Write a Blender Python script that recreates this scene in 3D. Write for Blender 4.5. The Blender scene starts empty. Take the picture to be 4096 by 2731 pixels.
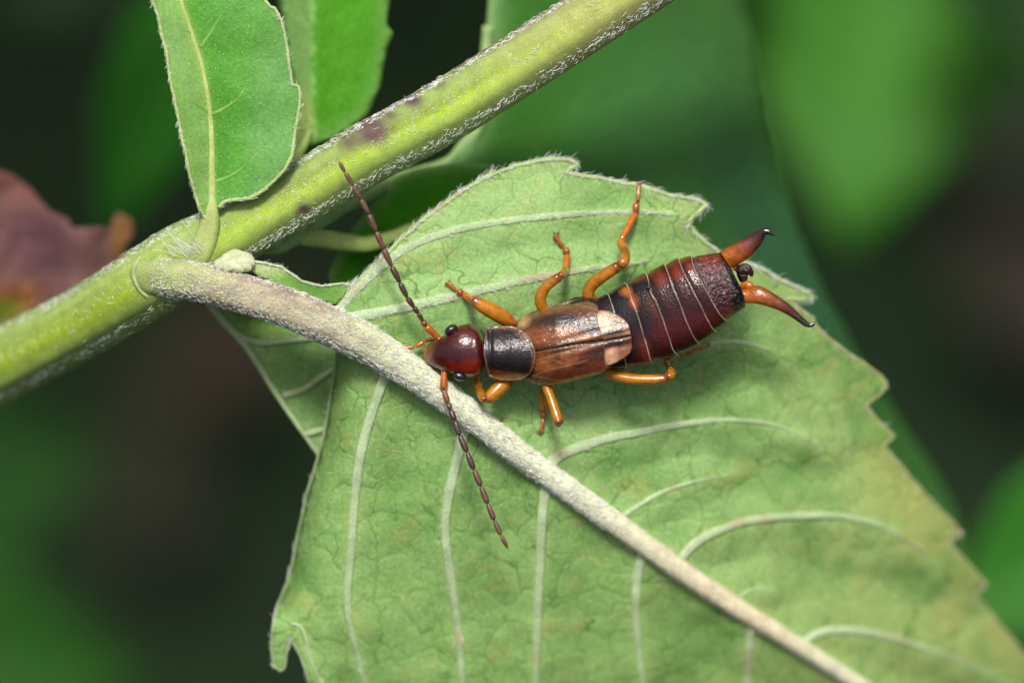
import bpy, math, random
import numpy as np
from mathutils import Matrix, Vector
from mathutils.geometry import delaunay_2d_cdt

random.seed(7)
rng = np.random.default_rng(7)

# ------------------------------------------------------------------ camera, sky, sun, exposure
# Modelling frame: millimetres, x right, y up the picture, z towards the lens; it is tilted into the
# world by PITCH because the photographer looks down into the plant at that angle.
DIST = 180.0                       # lens to insect, mm
PITCH = math.radians(50)
HEIGHT = 0.34                      # height of the insect above the soil, m
U_ = Vector((0, math.sin(PITCH), math.cos(PITCH)))
N_ = Vector((0, -math.cos(PITCH), math.sin(PITCH)))
M = Matrix(((1, U_.x, N_.x, 0), (0, U_.y, N_.y, 0), (0, U_.z, N_.z, HEIGHT), (0, 0, 0, 1)))
MI = M.inverted()

scene = bpy.context.scene
col = scene.collection
cam_d = bpy.data.cameras.new('camera')
cam = bpy.data.objects.new('camera', cam_d)
col.objects.link(cam)
cam.matrix_world = M @ Matrix.Translation((0, 0, DIST * .001))
cam_d.sensor_width = 36.0
cam_d.lens = 36.0 * DIST / 40.96
cam_d.clip_start = 0.005
cam_d.clip_end = 60.0
cam_d.dof.use_dof = True
cam_d.dof.focus_distance = (DIST + 1.0) * .001
cam_d.dof.aperture_fstop = cam_d.lens / 8.0
cam_d.dof.aperture_blades = 9
scene.camera = cam

SUN_EL, SUN_AZ = math.radians(84), math.radians(200)     # azimuth clockwise from +Y
world = bpy.data.worlds.new('World')
scene.world = world
world.use_nodes = True
wt = world.node_tree
sky = wt.nodes.new('ShaderNodeTexSky')
sky.sky_type = 'NISHITA'
sky.sun_disc = False
sky.sun_elevation = SUN_EL
sky.sun_rotation = SUN_AZ
sky.air_density = 0.8
sky.dust_density = 8.0
sky.ozone_density = 1.0
wt.nodes['Background'].inputs[1].default_value = 0.052
wt.links.new(sky.outputs[0], wt.nodes['Background'].inputs[0])
sun_d = bpy.data.lights.new('sun', 'SUN')
sun_d.energy = 1.5
sun_d.angle = math.radians(12)
sun_d.color = (1.0, .97, .93)
sun = bpy.data.objects.new('sun', sun_d)
col.objects.link(sun)
sd = Vector((math.cos(SUN_EL) * math.sin(SUN_AZ), math.cos(SUN_EL) * math.cos(SUN_AZ), math.sin(SUN_EL)))
sun.rotation_euler = sd.to_track_quat('Z', 'Y').to_euler()
sun.location = (0, 0, 2)

vs = scene.view_settings
vs.view_transform = 'Standard'
vs.look = 'None'
vs.exposure = 1.25
vs.gamma = 1.0
scene.render.engine = 'CYCLES'
scene.cycles.use_denoising = True
try:
    scene.cycles.denoiser = 'OPENIMAGEDENOISE'
except Exception:
    pass
scene.cycles.max_bounces = 8
scene.cycles.sample_clamp_indirect = 4.0

# ------------------------------------------------------------------ helpers: frame, colours
V = 4096 / 2352.0                 # the pixel lists below were read off a 2352 px wide view unless noted


def F(p, z):
    """photo pixels (4096 wide) + depth -> frame mm; arrays allowed"""
    p = np.asarray(p, float)
    z = np.asarray(z, float) * np.ones(p.shape[:-1])
    k = (DIST - z) / DIST
    return np.stack([(p[..., 0] - 2048) / 100 * k, -(p[..., 1] - 1365.5) / 100 * k, z], -1)


def FV(p, z):
    return F(np.asarray(p, float) * V, z)


def lin(c):
    c = np.asarray(c, float) / 255.0
    return np.where(c <= .04045, c / 12.92, ((c + .055) / 1.055) ** 2.4)


def w2f(x, y, z):
    v = MI @ Vector((x, y, z))
    return np.array(v) * 1000.0


def hash_noise(p, scale, seed=0):
    """cheap smooth value noise of 2-D points, 0..1"""
    q = np.asarray(p, float)[..., :2] * scale + seed * 17.31
    i = np.floor(q).astype(int)
    f = q - i
    f = f * f * (3 - 2 * f)

    def h(a, b):
        n = (a * 374761393 + b * 668265263 + seed * 974711) & 0x7fffffff
        n = (n ^ (n >> 13)) * 1274126177 & 0x7fffffff
        return ((n ^ (n >> 16)) & 0xffff) / 65535.0
    a = h(i[..., 0], i[..., 1]); b = h(i[..., 0] + 1, i[..., 1])
    c = h(i[..., 0], i[..., 1] + 1); d = h(i[..., 0] + 1, i[..., 1] + 1)
    return (a * (1 - f[..., 0]) + b * f[..., 0]) * (1 - f[..., 1]) + (c * (1 - f[..., 0]) + d * f[..., 0]) * f[..., 1]


def fbm(p, scale, seed=0, octv=3):
    s, a, t = 0, 1.0, 0
    for o in range(octv):
        s = s + a * hash_noise(p, scale * 2 ** o, seed + o); t += a; a *= .5
    return s / t


def spline(P, n, dims=2):
    """Catmull-Rom through P (k,d) resampled to n points evenly by chord length"""
    P = np.asarray(P, float)
    d = np.r_[0, np.cumsum(np.maximum(np.linalg.norm(np.diff(P[:, :dims], axis=0), axis=1), 1e-6))]
    t = np.linspace(0, d[-1], n)
    i = np.clip(np.searchsorted(d, t, side='right') - 1, 0, len(P) - 2)
    u = ((t - d[i]) / (d[i + 1] - d[i]))[:, None]
    m = np.zeros_like(P)
    m[1:-1] = (P[2:] - P[:-2]) / (d[2:] - d[:-2])[:, None]
    m[0] = (P[1] - P[0]) / (d[1] - d[0]); m[-1] = (P[-1] - P[-2]) / (d[-1] - d[-2])
    h = (d[i + 1] - d[i])[:, None]
    return ((2 * u ** 3 - 3 * u ** 2 + 1) * P[i] + (u ** 3 - 2 * u ** 2 + u) * h * m[i] +
            (-2 * u ** 3 + 3 * u ** 2) * P[i + 1] + (u ** 3 - u ** 2) * h * m[i + 1])


def dist_poly(p, poly):
    """distance of points p (n,2) to polyline, and the fraction along it"""
    p = np.asarray(p, float); poly = np.asarray(poly, float)
    best = np.full(len(p), 1e9); along = np.zeros(len(p))
    L = np.r_[0, np.cumsum(np.linalg.norm(np.diff(poly, axis=0), axis=1))]
    for k in range(len(poly) - 1):
        a, b = poly[k], poly[k + 1]
        ab = b - a
        t = np.clip(((p - a) @ ab) / max(ab @ ab, 1e-12), 0, 1)
        d = np.linalg.norm(p - a - t[:, None] * ab, axis=1)
        m = d < best
        best[m] = d[m]; along[m] = ((L[k] + t * (L[k + 1] - L[k])) / L[-1])[m]
    return best, along


def inside(p, poly):
    p = np.asarray(p); poly = np.asarray(poly)
    c = np.zeros(len(p), bool)
    j = len(poly) - 1
    for i in range(len(poly)):
        yi, yj, xi, xj = poly[i, 1], poly[j, 1], poly[i, 0], poly[j, 0]
        if yi != yj:
            c ^= ((yi > p[:, 1]) != (yj > p[:, 1])) & (p[:, 0] < (xj - xi) * (p[:, 1] - yi) / (yj - yi) + xi)
        j = i
    return c


# ------------------------------------------------------------------ helpers: objects
class Thing:
    def __init__(self, name, label, cat, base, group=None):
        self.base = np.asarray(base, float)
        o = bpy.data.objects.new(name, None)
        o.empty_display_size = .002
        col.objects.link(o)
        o.matrix_world = M @ Matrix.Translation(Vector(self.base * .001))
        o['label'] = label; o['category'] = cat
        if group:
            o['group'] = group
        self.o = o


def build(name, v, f, mats, thing, parent=None, colr=None, midx=None, smooth=True, thick=0, kind=None, label=None):
    v = (np.asarray(v, float) - thing.base) * .001
    me = bpy.data.meshes.new(name)
    me.from_pydata(v.tolist(), [], f.tolist() if isinstance(f, np.ndarray) else f)
    for m in (mats if isinstance(mats, (list, tuple)) else [mats]):
        me.materials.append(m)
    if midx is not None:
        me.polygons.foreach_set('material_index', np.asarray(midx, np.int32))
    me.polygons.foreach_set('use_smooth', np.full(len(me.polygons), smooth))
    if colr is not None:
        a = me.color_attributes.new('Col', 'FLOAT_COLOR', 'POINT')
        c = np.ones((len(v), 4)); c[:, :3] = np.asarray(colr).reshape(-1, 3)
        a.data.foreach_set('color', c.ravel().astype(np.float32))
    me.update()
    o = bpy.data.objects.new(name, me)
    col.objects.link(o)
    o.parent = parent or thing.o
    if thick:
        s = o.modifiers.new('thickness', 'SOLIDIFY')
        s.thickness = thick * .001; s.offset = -1
    if kind:
        o['kind'] = kind
    if label:
        o['label'] = label
    return o


def frames(P, up=(0, 0, 1)):
    T = np.gradient(P, axis=0)
    T /= np.linalg.norm(T, axis=1)[:, None] + 1e-12
    up = np.asarray(up, float)
    A = np.cross(np.broadcast_to(up, T.shape), T)
    nrm = np.linalg.norm(A, axis=1)
    for i in np.nonzero(nrm < .15)[0]:          # running along the reference: keep the neighbour's side
        A[i] = A[i - 1] if i and nrm[max(i - 1, 0)] >= 1e-6 else np.cross((0, 1, 0), T[i])
    A -= (A * T).sum(1)[:, None] * T
    A /= np.linalg.norm(A, axis=1)[:, None] + 1e-12
    return T, A, np.cross(T, A)


def tube(P, R, n=12, flat=1.0, prof=None, caps=True):
    """rings round path P; returns verts, faces. A = sideways, B = towards up; prof(theta,i)->radius factor"""
    P = np.asarray(P, float); R = np.asarray(R, float) * np.ones(len(P))
    T, A, B = frames(P)
    th = np.arange(n) * 2 * math.pi / n
    rr = R[:, None] * (np.array([[prof(t, i) for t in th] for i in range(len(P))]) if prof else 1.0)
    v = P[:, None] + rr[..., None] * (np.cos(th)[None, :, None] * A[:, None] + flat * np.sin(th)[None, :, None] * B[:, None])
    v = v.reshape(-1, 3)
    i = np.arange(len(P) - 1)[:, None] * n; j = np.arange(n)[None]; k = (j + 1) % n
    f = np.stack([i + j, i + k, i + n + k, i + n + j], -1).reshape(-1, 4).tolist()
    if caps:
        a = len(v); v = np.vstack([v, P[0], P[-1]])
        b = (len(P) - 1) * n
        f += [(int(kk), int(jj), a) for jj, kk in zip(range(n), [(x + 1) % n for x in range(n)])]
        f += [(b + jj, b + (jj + 1) % n, a + 1) for jj in range(n)]
    return v, f


def merge(*parts):
    vs_, fs, o = [], [], 0
    for v, f in parts:
        vs_.append(np.asarray(v)); fs += [tuple(int(i) + o for i in q) for q in f]; o += len(v)
    return np.vstack(vs_), fs


def hair_mesh(root, nor, side, length, rad, lean=.8, curl=1.2, k=5):
    """curled tapering hairs: root, normal and lean direction (n,3)"""
    n = len(root)
    length = np.asarray(length) * np.ones(n)
    t = np.linspace(0, 1, k)
    ang0 = lean * rng.uniform(.5, 1.3, n)
    cu = curl * rng.uniform(.4, 1.5, n)
    tw = rng.normal(0, .5, n)
    bi = np.cross(nor, side)
    P = np.zeros((n, k, 3)); P[:, 0] = root
    for i in range(1, k):
        a = ang0 + cu * t[i]
        d = np.cos(a)[:, None] * nor + np.sin(a)[:, None] * (side + (tw * t[i])[:, None] * bi)
        P[:, i] = P[:, i - 1] + d * (length / (k - 1))[:, None]
    T = np.gradient(P, axis=1)
    T /= np.linalg.norm(T, axis=2)[..., None] + 1e-12
    A = np.cross(T, bi[:, None] + .001); A /= np.linalg.norm(A, axis=2)[..., None] + 1e-12
    B = np.cross(T, A)
    r = rad * (1 - .75 * t)[None, :] * rng.uniform(.7, 1.3, n)[:, None]
    vs_ = []
    for q in range(3):
        th = q * 2 * math.pi / 3
        vs_.append(P + r[..., None] * (math.cos(th) * A + math.sin(th) * B))
    v = np.stack(vs_, 2).reshape(-1, 3)               # n,k,3
    base = (np.arange(n) * k * 3)[:, None, None]
    i = (np.arange(k - 1) * 3)[None, :, None]
    j = np.arange(3)[None, None]; jj = (j + 1) % 3
    f = np.stack(np.broadcast_arrays(base + i + j, base + i + jj, base + i + 3 + jj, base + i + 3 + j), -1).reshape(-1, 4)
    return v, f


# ------------------------------------------------------------------ materials
def new_mat(name):
    m = bpy.data.materials.new(name)
    m.use_nodes = True
    nt = m.node_tree
    nt.nodes.clear()
    out = nt.nodes.new('ShaderNodeOutputMaterial')
    tc = nt.nodes.new('ShaderNodeTexCoord')
    mp = nt.nodes.new('ShaderNodeMapping')
    mp.inputs['Scale'].default_value = (1000, 1000, 1000)        # object metres -> mm
    nt.links.new(tc.outputs['Object'], mp.inputs['Vector'])
    return m, nt, out, mp.outputs[0]


def noise(nt, vec, scale, detail=3, rough=.55, dist=0):
    n = nt.nodes.new('ShaderNodeTexNoise')
    n.inputs['Scale'].default_value = scale
    n.inputs['Detail'].default_value = detail
    n.inputs['Roughness'].default_value = rough
    n.inputs['Distortion'].default_value = dist
    nt.links.new(vec, n.inputs['Vector'])
    return n.outputs['Fac']


def ramp(nt, x, stops):
    r = nt.nodes.new('ShaderNodeValToRGB')
    e = r.color_ramp.elements
    while len(e) < len(stops):
        e.new(.5)
    for q, (p, c) in zip(e, stops):
        q.position = p
        q.color = (c, c, c, 1) if isinstance(c, (int, float)) else (*c, 1)
    nt.links.new(x, r.inputs[0])
    return r.outputs[0]


def mixc(nt, fac, a, b, mode='MIX'):
    n = nt.nodes.new('ShaderNodeMix')
    n.data_type = 'RGBA'; n.blend_type = mode
    for sock, val in ((n.inputs[0], fac), (n.inputs[6], a), (n.inputs[7], b)):
        if hasattr(val, 'is_linked') or hasattr(val, 'links'):
            nt.links.new(val, sock)
        elif isinstance(val, (int, float)):
            sock.default_value = val
        else:
            sock.default_value = (*val, 1)
    return n.outputs[2]


def math_n(nt, op, a, b=0.0):
    n = nt.nodes.new('ShaderNodeMath'); n.operation = op
    for s, v in ((n.inputs[0], a), (n.inputs[1], b)):
        if isinstance(v, (int, float)):
            s.default_value = v
        else:
            nt.links.new(v, s)
    return n.outputs[0]


def attr(nt):
    a = nt.nodes.new('ShaderNodeAttribute'); a.attribute_name = 'Col'
    return a.outputs['Color']


def bump(nt, h, dist_mm, strength=1.0, prev=None):
    b = nt.nodes.new('ShaderNodeBump')
    b.inputs['Distance'].default_value = dist_mm * .001
    b.inputs['Strength'].default_value = strength
    nt.links.new(h, b.inputs['Height'])
    if prev is not None:
        nt.links.new(prev, b.inputs['Normal'])
    return b.outputs[0]


def principled(nt, colr, rough, spec=.5, nor=None, sss=0, sss_r=(1, .4, .15), sss_mm=.3, coat=0, coat_r=.15, trans=0):
    p = nt.nodes.new('ShaderNodeBsdfPrincipled')
    if isinstance(colr, tuple):
        p.inputs['Base Color'].default_value = (*colr, 1)
    else:
        nt.links.new(colr, p.inputs['Base Color'])
    if isinstance(rough, (int, float)):
        p.inputs['Roughness'].default_value = rough
    else:
        nt.links.new(rough, p.inputs['Roughness'])
    p.inputs['Specular IOR Level'].default_value = spec
    if sss:
        p.inputs['Subsurface Weight'].default_value = sss
        p.inputs['Subsurface Radius'].default_value = sss_r
        p.inputs['Subsurface Scale'].default_value = sss_mm * .001
    if coat:
        p.inputs['Coat Weight'].default_value = coat
        p.inputs['Coat Roughness'].default_value = coat_r
    if nor is not None:
        nt.links.new(nor, p.inputs['Normal'])
        if coat:
            nt.links.new(nor, p.inputs['Coat Normal'])
    return p.outputs[0]


def with_translucent(nt, sh, colr, fac):
    t = nt.nodes.new('ShaderNodeBsdfTranslucent')
    nt.links.new(colr, t.inputs['Color'])
    m = nt.nodes.new('ShaderNodeMixShader')
    m.inputs[0].default_value = fac
    nt.links.new(sh, m.inputs[1]); nt.links.new(t.outputs[0], m.inputs[2])
    return m.outputs[0]


def leaf_mat(name, mottle=.35, yellow=0.0, cell=.75, cell_amt=.5, fuzz=0.0, dots=0.0, rough=.55, spec=.35, transl=.22, wrinkle=.05):
    """leaf skin over the painted colour: cell mottling, net of small veins, pale fuzz or hair dots"""
    m, nt, out, vec = new_mat(name)
    c = attr(nt)
    n1 = noise(nt, vec, 1.1, 4, .6)
    n2 = noise(nt, vec, 7.0, 4, .65)
    c = mixc(nt, ramp(nt, n1, [(.35, 0), (.7, mottle)]), c, (.42, .5, .2), 'MIX')
    c = mixc(nt, 1.0, c, ramp(nt, n2, [(.25, .68), (.75, 1.2)]), 'MULTIPLY')
    if yellow:
        ny = noise(nt, vec, .55, 5, .7)
        c = mixc(nt, ramp(nt, ny, [(.54, 0), (.72, yellow)]), c, (.5, .36, .09))
        nb = noise(nt, vec, 2.3, 3, .6)
        c = mixc(nt, ramp(nt, nb, [(.69, 0), (.78, yellow * .7)]), c, (.3, .12, .03))
    h = n2
    if cell_amt:
        wn = nt.nodes.new('ShaderNodeTexNoise'); wn.inputs['Scale'].default_value = .9
        wn.inputs['Detail'].default_value = 1.5
        nt.links.new(vec, wn.inputs['Vector'])
        va = nt.nodes.new('ShaderNodeVectorMath'); va.operation = 'MULTIPLY_ADD'
        nt.links.new(wn.outputs['Color'], va.inputs[0]); va.inputs[1].default_value = (1.3, 1.3, 1.3)
        nt.links.new(vec, va.inputs[2])
        pillow = None
        for sc_, amt_, w_, colr_ in ((cell, cell_amt * 1.1, .024, (.06, .19, .018)), (cell * 3.1, cell_amt * .3, .06, (.10, .25, .04))):
            vor = nt.nodes.new('ShaderNodeTexVoronoi'); vor.feature = 'DISTANCE_TO_EDGE'
            vor.inputs['Scale'].default_value = sc_
            nt.links.new(va.outputs[0], vor.inputs['Vector'])
            line = ramp(nt, vor.outputs['Distance'], [(0, 1), (w_ * .35, .75), (w_, 0)])
            gate = ramp(nt, noise(nt, vec, .45, 2), [(.35, .25), (.6, 1)])
            lf = math_n(nt, 'MULTIPLY', math_n(nt, 'MULTIPLY', line, gate), amt_)
            c = mixc(nt, lf, c, colr_)
            pl = ramp(nt, vor.outputs['Distance'], [(0, 0), (.12, .7), (.35, 1)])
            pillow = pl if pillow is None else math_n(nt, 'ADD', pillow, math_n(nt, 'MULTIPLY', pl, .35))
        h = math_n(nt, 'ADD', math_n(nt, 'MULTIPLY', h, .6), math_n(nt, 'MULTIPLY', pillow, .45))
    if fuzz:
        nf = noise(nt, vec, 24, 2, .5, .6)
        c = mixc(nt, ramp(nt, nf, [(.6, 0), (.72, fuzz)]), c, (.75, .85, .7))
    if dots:
        v2 = nt.nodes.new('ShaderNodeTexVoronoi'); v2.feature = 'F1'
        v2.inputs['Scale'].default_value = 5.6
        nt.links.new(vec, v2.inputs['Vector'])
        dm = ramp(nt, v2.outputs['Distance'], [(0, 1), (.13, .8), (.2, 0)])
        c = mixc(nt, math_n(nt, 'MULTIPLY', dm, dots), c, (.55, .75, .5))
        h = math_n(nt, 'ADD', h, dm)
    nor = bump(nt, h, wrinkle)
    sh = principled(nt, c, rough, spec, nor)
    sh = with_translucent(nt, sh, c, transl)
    nt.links.new(sh, out.inputs[0])
    return m


def rind_mat(name, rough=.6, spec=.3, streak=.4, transl=.1, fine=18, bmp=.04, felt=0.0):
    """stems, petioles, veins: painted colour with lengthwise streaks and grain"""
    m, nt, out, vec = new_mat(name)
    c = attr(nt)
    n1 = noise(nt, vec, 1.6, 4, .6)
    n2 = noise(nt, vec, fine, 3, .6)
    c = mixc(nt, 1.0, c, ramp(nt, n1, [(.3, 1 - streak), (.7, 1 + streak * .5)]), 'MULTIPLY')
    c = mixc(nt, 1.0, c, ramp(nt, n2, [(.3, .72), (.7, 1.18)]), 'MULTIPLY')
    if felt:
        nf = noise(nt, vec, 30, 3, .6, .8)
        c = mixc(nt, ramp(nt, nf, [(.5, 0), (.66, felt)]), c, (.8, .82, .74))
    nor = bump(nt, n2, bmp)
    sh = principled(nt, c, rough, spec, nor)
    sh = with_translucent(nt, sh, c, transl)
    nt.links.new(sh, out.inputs[0])
    return m


def hair_mat(name, colr, transl=.35):
    m, nt, out, vec = new_mat(name)
    rgb = nt.nodes.new('ShaderNodeRGB'); rgb.outputs[0].default_value = (*colr, 1)
    c = mixc(nt, 1.0, rgb.outputs[0], ramp(nt, noise(nt, vec, 2.0, 2), [(.3, .75), (.7, 1.1)]), 'MULTIPLY')
    sh = principled(nt, c, .35, .5)
    sh = with_translucent(nt, sh, c, transl)
    nt.links.new(sh, out.inputs[0])
    return m


def shell_mat(name, rough=.25, pit=28, pit_mm=.012, coat=.5, sss=0, spec=.5, coat_r=.12, big=.0, sss_mm=.25):
    """insect cuticle: painted colour, fine shagreen relief, gloss"""
    m, nt, out, vec = new_mat(name)
    c = attr(nt)
    n1 = noise(nt, vec, 4.0, 4, .6)
    c = mixc(nt, 1.0, c, ramp(nt, n1, [(.3, .7), (.7, 1.25)]), 'MULTIPLY')
    v = nt.nodes.new('ShaderNodeTexVoronoi'); v.feature = 'SMOOTH_F1'
    v.inputs['Scale'].default_value = pit
    nt.links.new(vec, v.inputs['Vector'])
    nor = bump(nt, v.outputs['Distance'], pit_mm)
    if big:
        nor = bump(nt, noise(nt, vec, 5.5, 4, .6, .4), big, 1.0, nor)
    sh = principled(nt, c, rough, spec, nor, sss, (1, .35, .1), sss_mm, coat, coat_r)
    nt.links.new(sh, out.inputs[0])
    return m


MAT_UNDER = leaf_mat('leaf_underside', mottle=.16, yellow=.34, cell=.62, cell_amt=.78, fuzz=.4, transl=.2, spec=.25)
MAT_TOPLEAF = leaf_mat('leaf_upper_side', mottle=.04, cell_amt=0, dots=.75, rough=.5, spec=.25, transl=.28, wrinkle=.03)
MAT_REAR = leaf_mat('leaf_behind', mottle=0, cell=.4, cell_amt=.25, rough=.5, spec=.15, transl=.2)
MAT_DEAD = leaf_mat('leaf_withered', mottle=0, cell_amt=0, rough=.7, spec=.2, transl=.12, wrinkle=.3)
MAT_STEM = rind_mat('stem_rind', transl=.15, streak=.2, bmp=.02)
MAT_PETIOLE = rind_mat('petiole_felt', streak=.25, fine=16, bmp=.02, felt=.35, rough=.8, spec=.15)
MAT_VEIN = rind_mat('vein_rind', streak=.12, fine=12, bmp=.02, transl=.25, felt=.25)
MAT_HAIR = hair_mat('plant_hair', (.96, .97, .94), .12)
MAT_ABD = shell_mat('abdomen_cuticle', rough=.24, pit=15, pit_mm=.016, coat=.6, coat_r=.10, spec=.2)
MAT_HEAD = shell_mat('head_cuticle', rough=.22, pit=14, pit_mm=.005, coat=.9, coat_r=.08, big=.02, spec=.25)
MAT_THORAX = shell_mat('thorax_cuticle', rough=.3, pit=20, pit_mm=.012, coat=.3)
MAT_TAIL = shell_mat('tail_cuticle', rough=.2, pit=12, pit_mm=.02, coat=.9, coat_r=.08, big=.11, spec=.25)
MAT_RIM = shell_mat('segment_rim', rough=.4, pit=20, pit_mm=.004, coat=.2)
MAT_WING = shell_mat('wing_case_cuticle', rough=.26, pit=16, pit_mm=.014, coat=.7, coat_r=.09, big=.03, spec=.25)
MAT_SHIELD = shell_mat('shield_cuticle', rough=.24, pit=18, pit_mm=.012, coat=.8, coat_r=.09, big=.03, spec=.25)
MAT_LEG = shell_mat('leg_cuticle', rough=.22, pit=20, pit_mm=.003, coat=.7, coat_r=.07, sss=.08, spec=.3)
MAT_ANT = shell_mat('antenna_cuticle', rough=.38, pit=30, pit_mm=.008, coat=.15)
MAT_FORCEPS = shell_mat('forceps_cuticle', rough=.2, pit=12, pit_mm=.012, coat=.6, coat_r=.12, sss=.25)
MAT_EYE = shell_mat('eye_lens', rough=.18, pit=34, pit_mm=.012, coat=.5)
MAT_SETA = hair_mat('bristle', (.75, .38, .04), .3)


# ------------------------------------------------------------------ leaf blades from outlines
def resample(poly, step, wob=0.0, seed=1):
    poly = np.asarray(poly, float)
    out = []
    for a, b in zip(poly, np.roll(poly, -1, 0)):
        n = max(1, int(np.linalg.norm(b - a) / step))
        for k in range(n):
            out.append(a + (b - a) * k / n)
    out = np.array(out)
    if wob:
        out = out + wob * np.stack([fbm(out, .012, seed) - .5, fbm(out, .012, seed + 9) - .5], -1) * 2
    return out


def cdt_blade(outline, step, zf):
    """outline in 4096-px pixels -> verts (frame mm), tris, flat pixel coords"""
    o = np.asarray(outline, float)
    lo, hi = o.min(0), o.max(0)
    xs = np.arange(lo[0], hi[0], step); ys = np.arange(lo[1], hi[1], step * .866)
    g = np.array([(x + (step / 2 if j % 2 else 0), y) for j, y in enumerate(ys) for x in xs])
    g = g + rng.uniform(-.18, .18, g.shape) * step
    g = g[inside(g, o)]
    d, _ = dist_poly(g, np.vstack([o, o[:1]]))
    g = g[d > step * .45]
    pts = np.vstack([o, g])
    n = len(o)
    v, e, f, *_ = delaunay_2d_cdt([Vector(p) for p in pts], [(i, (i + 1) % n) for i in range(n)], [], 1, 1e-4)
    p = np.array([tuple(q) for q in v])
    f = np.array(f)
    # keep triangles inside, wind them so the normal faces the lens
    c = p[f].mean(1)
    f = f[inside(c, o)]
    a, b, cc = p[f[:, 0]], p[f[:, 1]], p[f[:, 2]]
    s = (b - a)[:, 0] * (cc - a)[:, 1] - (b - a)[:, 1] * (cc - a)[:, 0]
    f[s > 0] = f[s > 0][:, ::-1]          # picture y runs down
    return F(p, zf(p)), f, p


def blend(base, p, blobs):
    """paint soft blobs (cx,cy,rx,ry,angle deg,colour,strength) in pixels over base colour (n,3)"""
    c = np.array(base, float)
    if c.ndim == 1:
        c = np.tile(c, (len(p), 1))
    for cx, cy, rx, ry, an, colr, st in blobs:
        a = math.radians(an)
        dx, dy = p[:, 0] - cx, p[:, 1] - cy
        u = (dx * math.cos(a) + dy * math.sin(a)) / rx
        w = (-dx * math.sin(a) + dy * math.cos(a)) / ry
        k = (st * np.clip(1.4 - np.sqrt(u * u + w * w) * 1.0, 0, .9) / .9)[:, None]
        k = k * k * (3 - 2 * np.clip(k, 0, 1)) if st >= .999 else k
        c = c * (1 - k) + lin(colr) * k
    return c


def path_tube(pts_view, z, r, n, name, mat, thing, parent, colr, flat=.75, sides=10, lift=0.0, noise_amt=.06):
    """tube along a pixel path on a surface; z is a number list or a function of 4096-px points"""
    P = spline(np.asarray(pts_view, float) * V, n)
    zz = z(P) if callable(z) else np.interp(np.linspace(0, 1, n), np.linspace(0, 1, len(z)), z)
    Q = F(P, zz + lift)
    R = np.interp(np.linspace(0, 1, n), np.linspace(0, 1, len(r)), r)
    R = R * (1 + noise_amt * (fbm(P, .02, 5) - .5) * 2)
    v, f = tube(Q, R, sides, flat)
    k = np.repeat(np.arange(n), sides); k = np.r_[k, 0, n - 1]
    cc = np.asarray(colr(P) if callable(colr) else np.tile(lin(colr), (n, 1)))[k]
    o = build(name, v, f, mat, thing, parent, cc)
    return o, Q, R


# ================================================================== GROUND
soil, nt, out_n, vec = new_mat('dark_soil')
vec_m = nt.nodes['Mapping']
vec_m.inputs['Scale'].default_value = (1, 1, 1)
n_big = noise(nt, vec, 16, 4, .6)
n_sm = noise(nt, vec, 160, 4, .65)
cs = ramp(nt, n_big, [(.36, (.008, .027, .005)), (.55, (.008, .021, .006)), (.75, (.013, .015, .009))])
cs = mixc(nt, 1.0, cs, ramp(nt, n_sm, [(.3, .5), (.7, 1.3)]), 'MULTIPLY')
nt.links.new(principled(nt, cs, .9, .2, bump(nt, n_sm, 4.0)), out_n.inputs[0])
gn = 60
gx = np.concatenate([-np.geomspace(30, .05, gn // 2), np.geomspace(.05, 30, gn // 2)])
GX, GY = np.meshgrid(gx, gx)
GZ = (fbm(np.stack([GX, GY], -1), 7.0, 3) - .5) * .03
gv = np.stack([GX, GY, GZ], -1).reshape(-1, 3)
gi = np.arange(len(gx) - 1)
gf = [(int(a * len(gx) + b), int(a * len(gx) + b + 1), int((a + 1) * len(gx) + b + 1), int((a + 1) * len(gx) + b)) for a in gi for b in gi]
gme = bpy.data.meshes.new('ground'); gme.from_pydata(gv.tolist(), [], gf)
gme.polygons.foreach_set('use_smooth', np.ones(len(gf), bool))
gme.materials.append(soil)
ground = bpy.data.objects.new('ground', gme); col.objects.link(ground)
ground['kind'] = 'structure'
ground['label'] = 'dark shaded soil far below the plants'

# ================================================================== THE PLANT
root = w2f(-.055, -.02, 0)
plant = Thing('leafy_plant', 'hairy green plant whose stem and toothed leaves carry the earwig', 'plant', root)

# ---- stem
st_pts = np.array([(-150, 925, 90, -11), (0, 842, 86, -8.2), (200, 735, 82, -5.0), (330, 655, 84, -3.0), (420, 600, 86, -2.4), (520, 545, 77, -2.1),
                   (600, 498, 72, -2.0), (665, 462, 70, -2.0), (840, 355, 71, -1.9), (1000, 268, 72, -1.8), (1150, 175, 71, -1.7),
                   (1295, 82, 71, -1.6), (1420, 0, 71, -1.6), (1600, -118, 71, -1.6), (2000, -385, 66, -1.7), (2450, -690, 56, -2.0), (2520, -735, 30, -2.1)], float)
S4 = spline(st_pts, 340)
stem_px = S4[:, :2] * V
stem_c = F(stem_px, S4[:, 3])
stem_r = S4[:, 2] * V / 100
# the rest of the stem runs down to the soil, out of the picture
down = np.array([stem_c[0] + np.array((-4, -2.5, -3)), stem_c[0] + np.array((-10, -12, -14)), root + np.array((0, 60, 72)), root])
low = spline(np.vstack([stem_c[0], down]), 40, dims=3)[::-1]
path_all = np.vstack([low[:-1], stem_c])
rad_all = np.r_[np.linspace(1.9, 1.55, len(low) - 1), stem_r]
NS = 40


def stem_prof(t, i):
    return 1 + .035 * math.cos(6 * t + .6) + .012 * math.cos(11 * t + i * .02)


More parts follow.
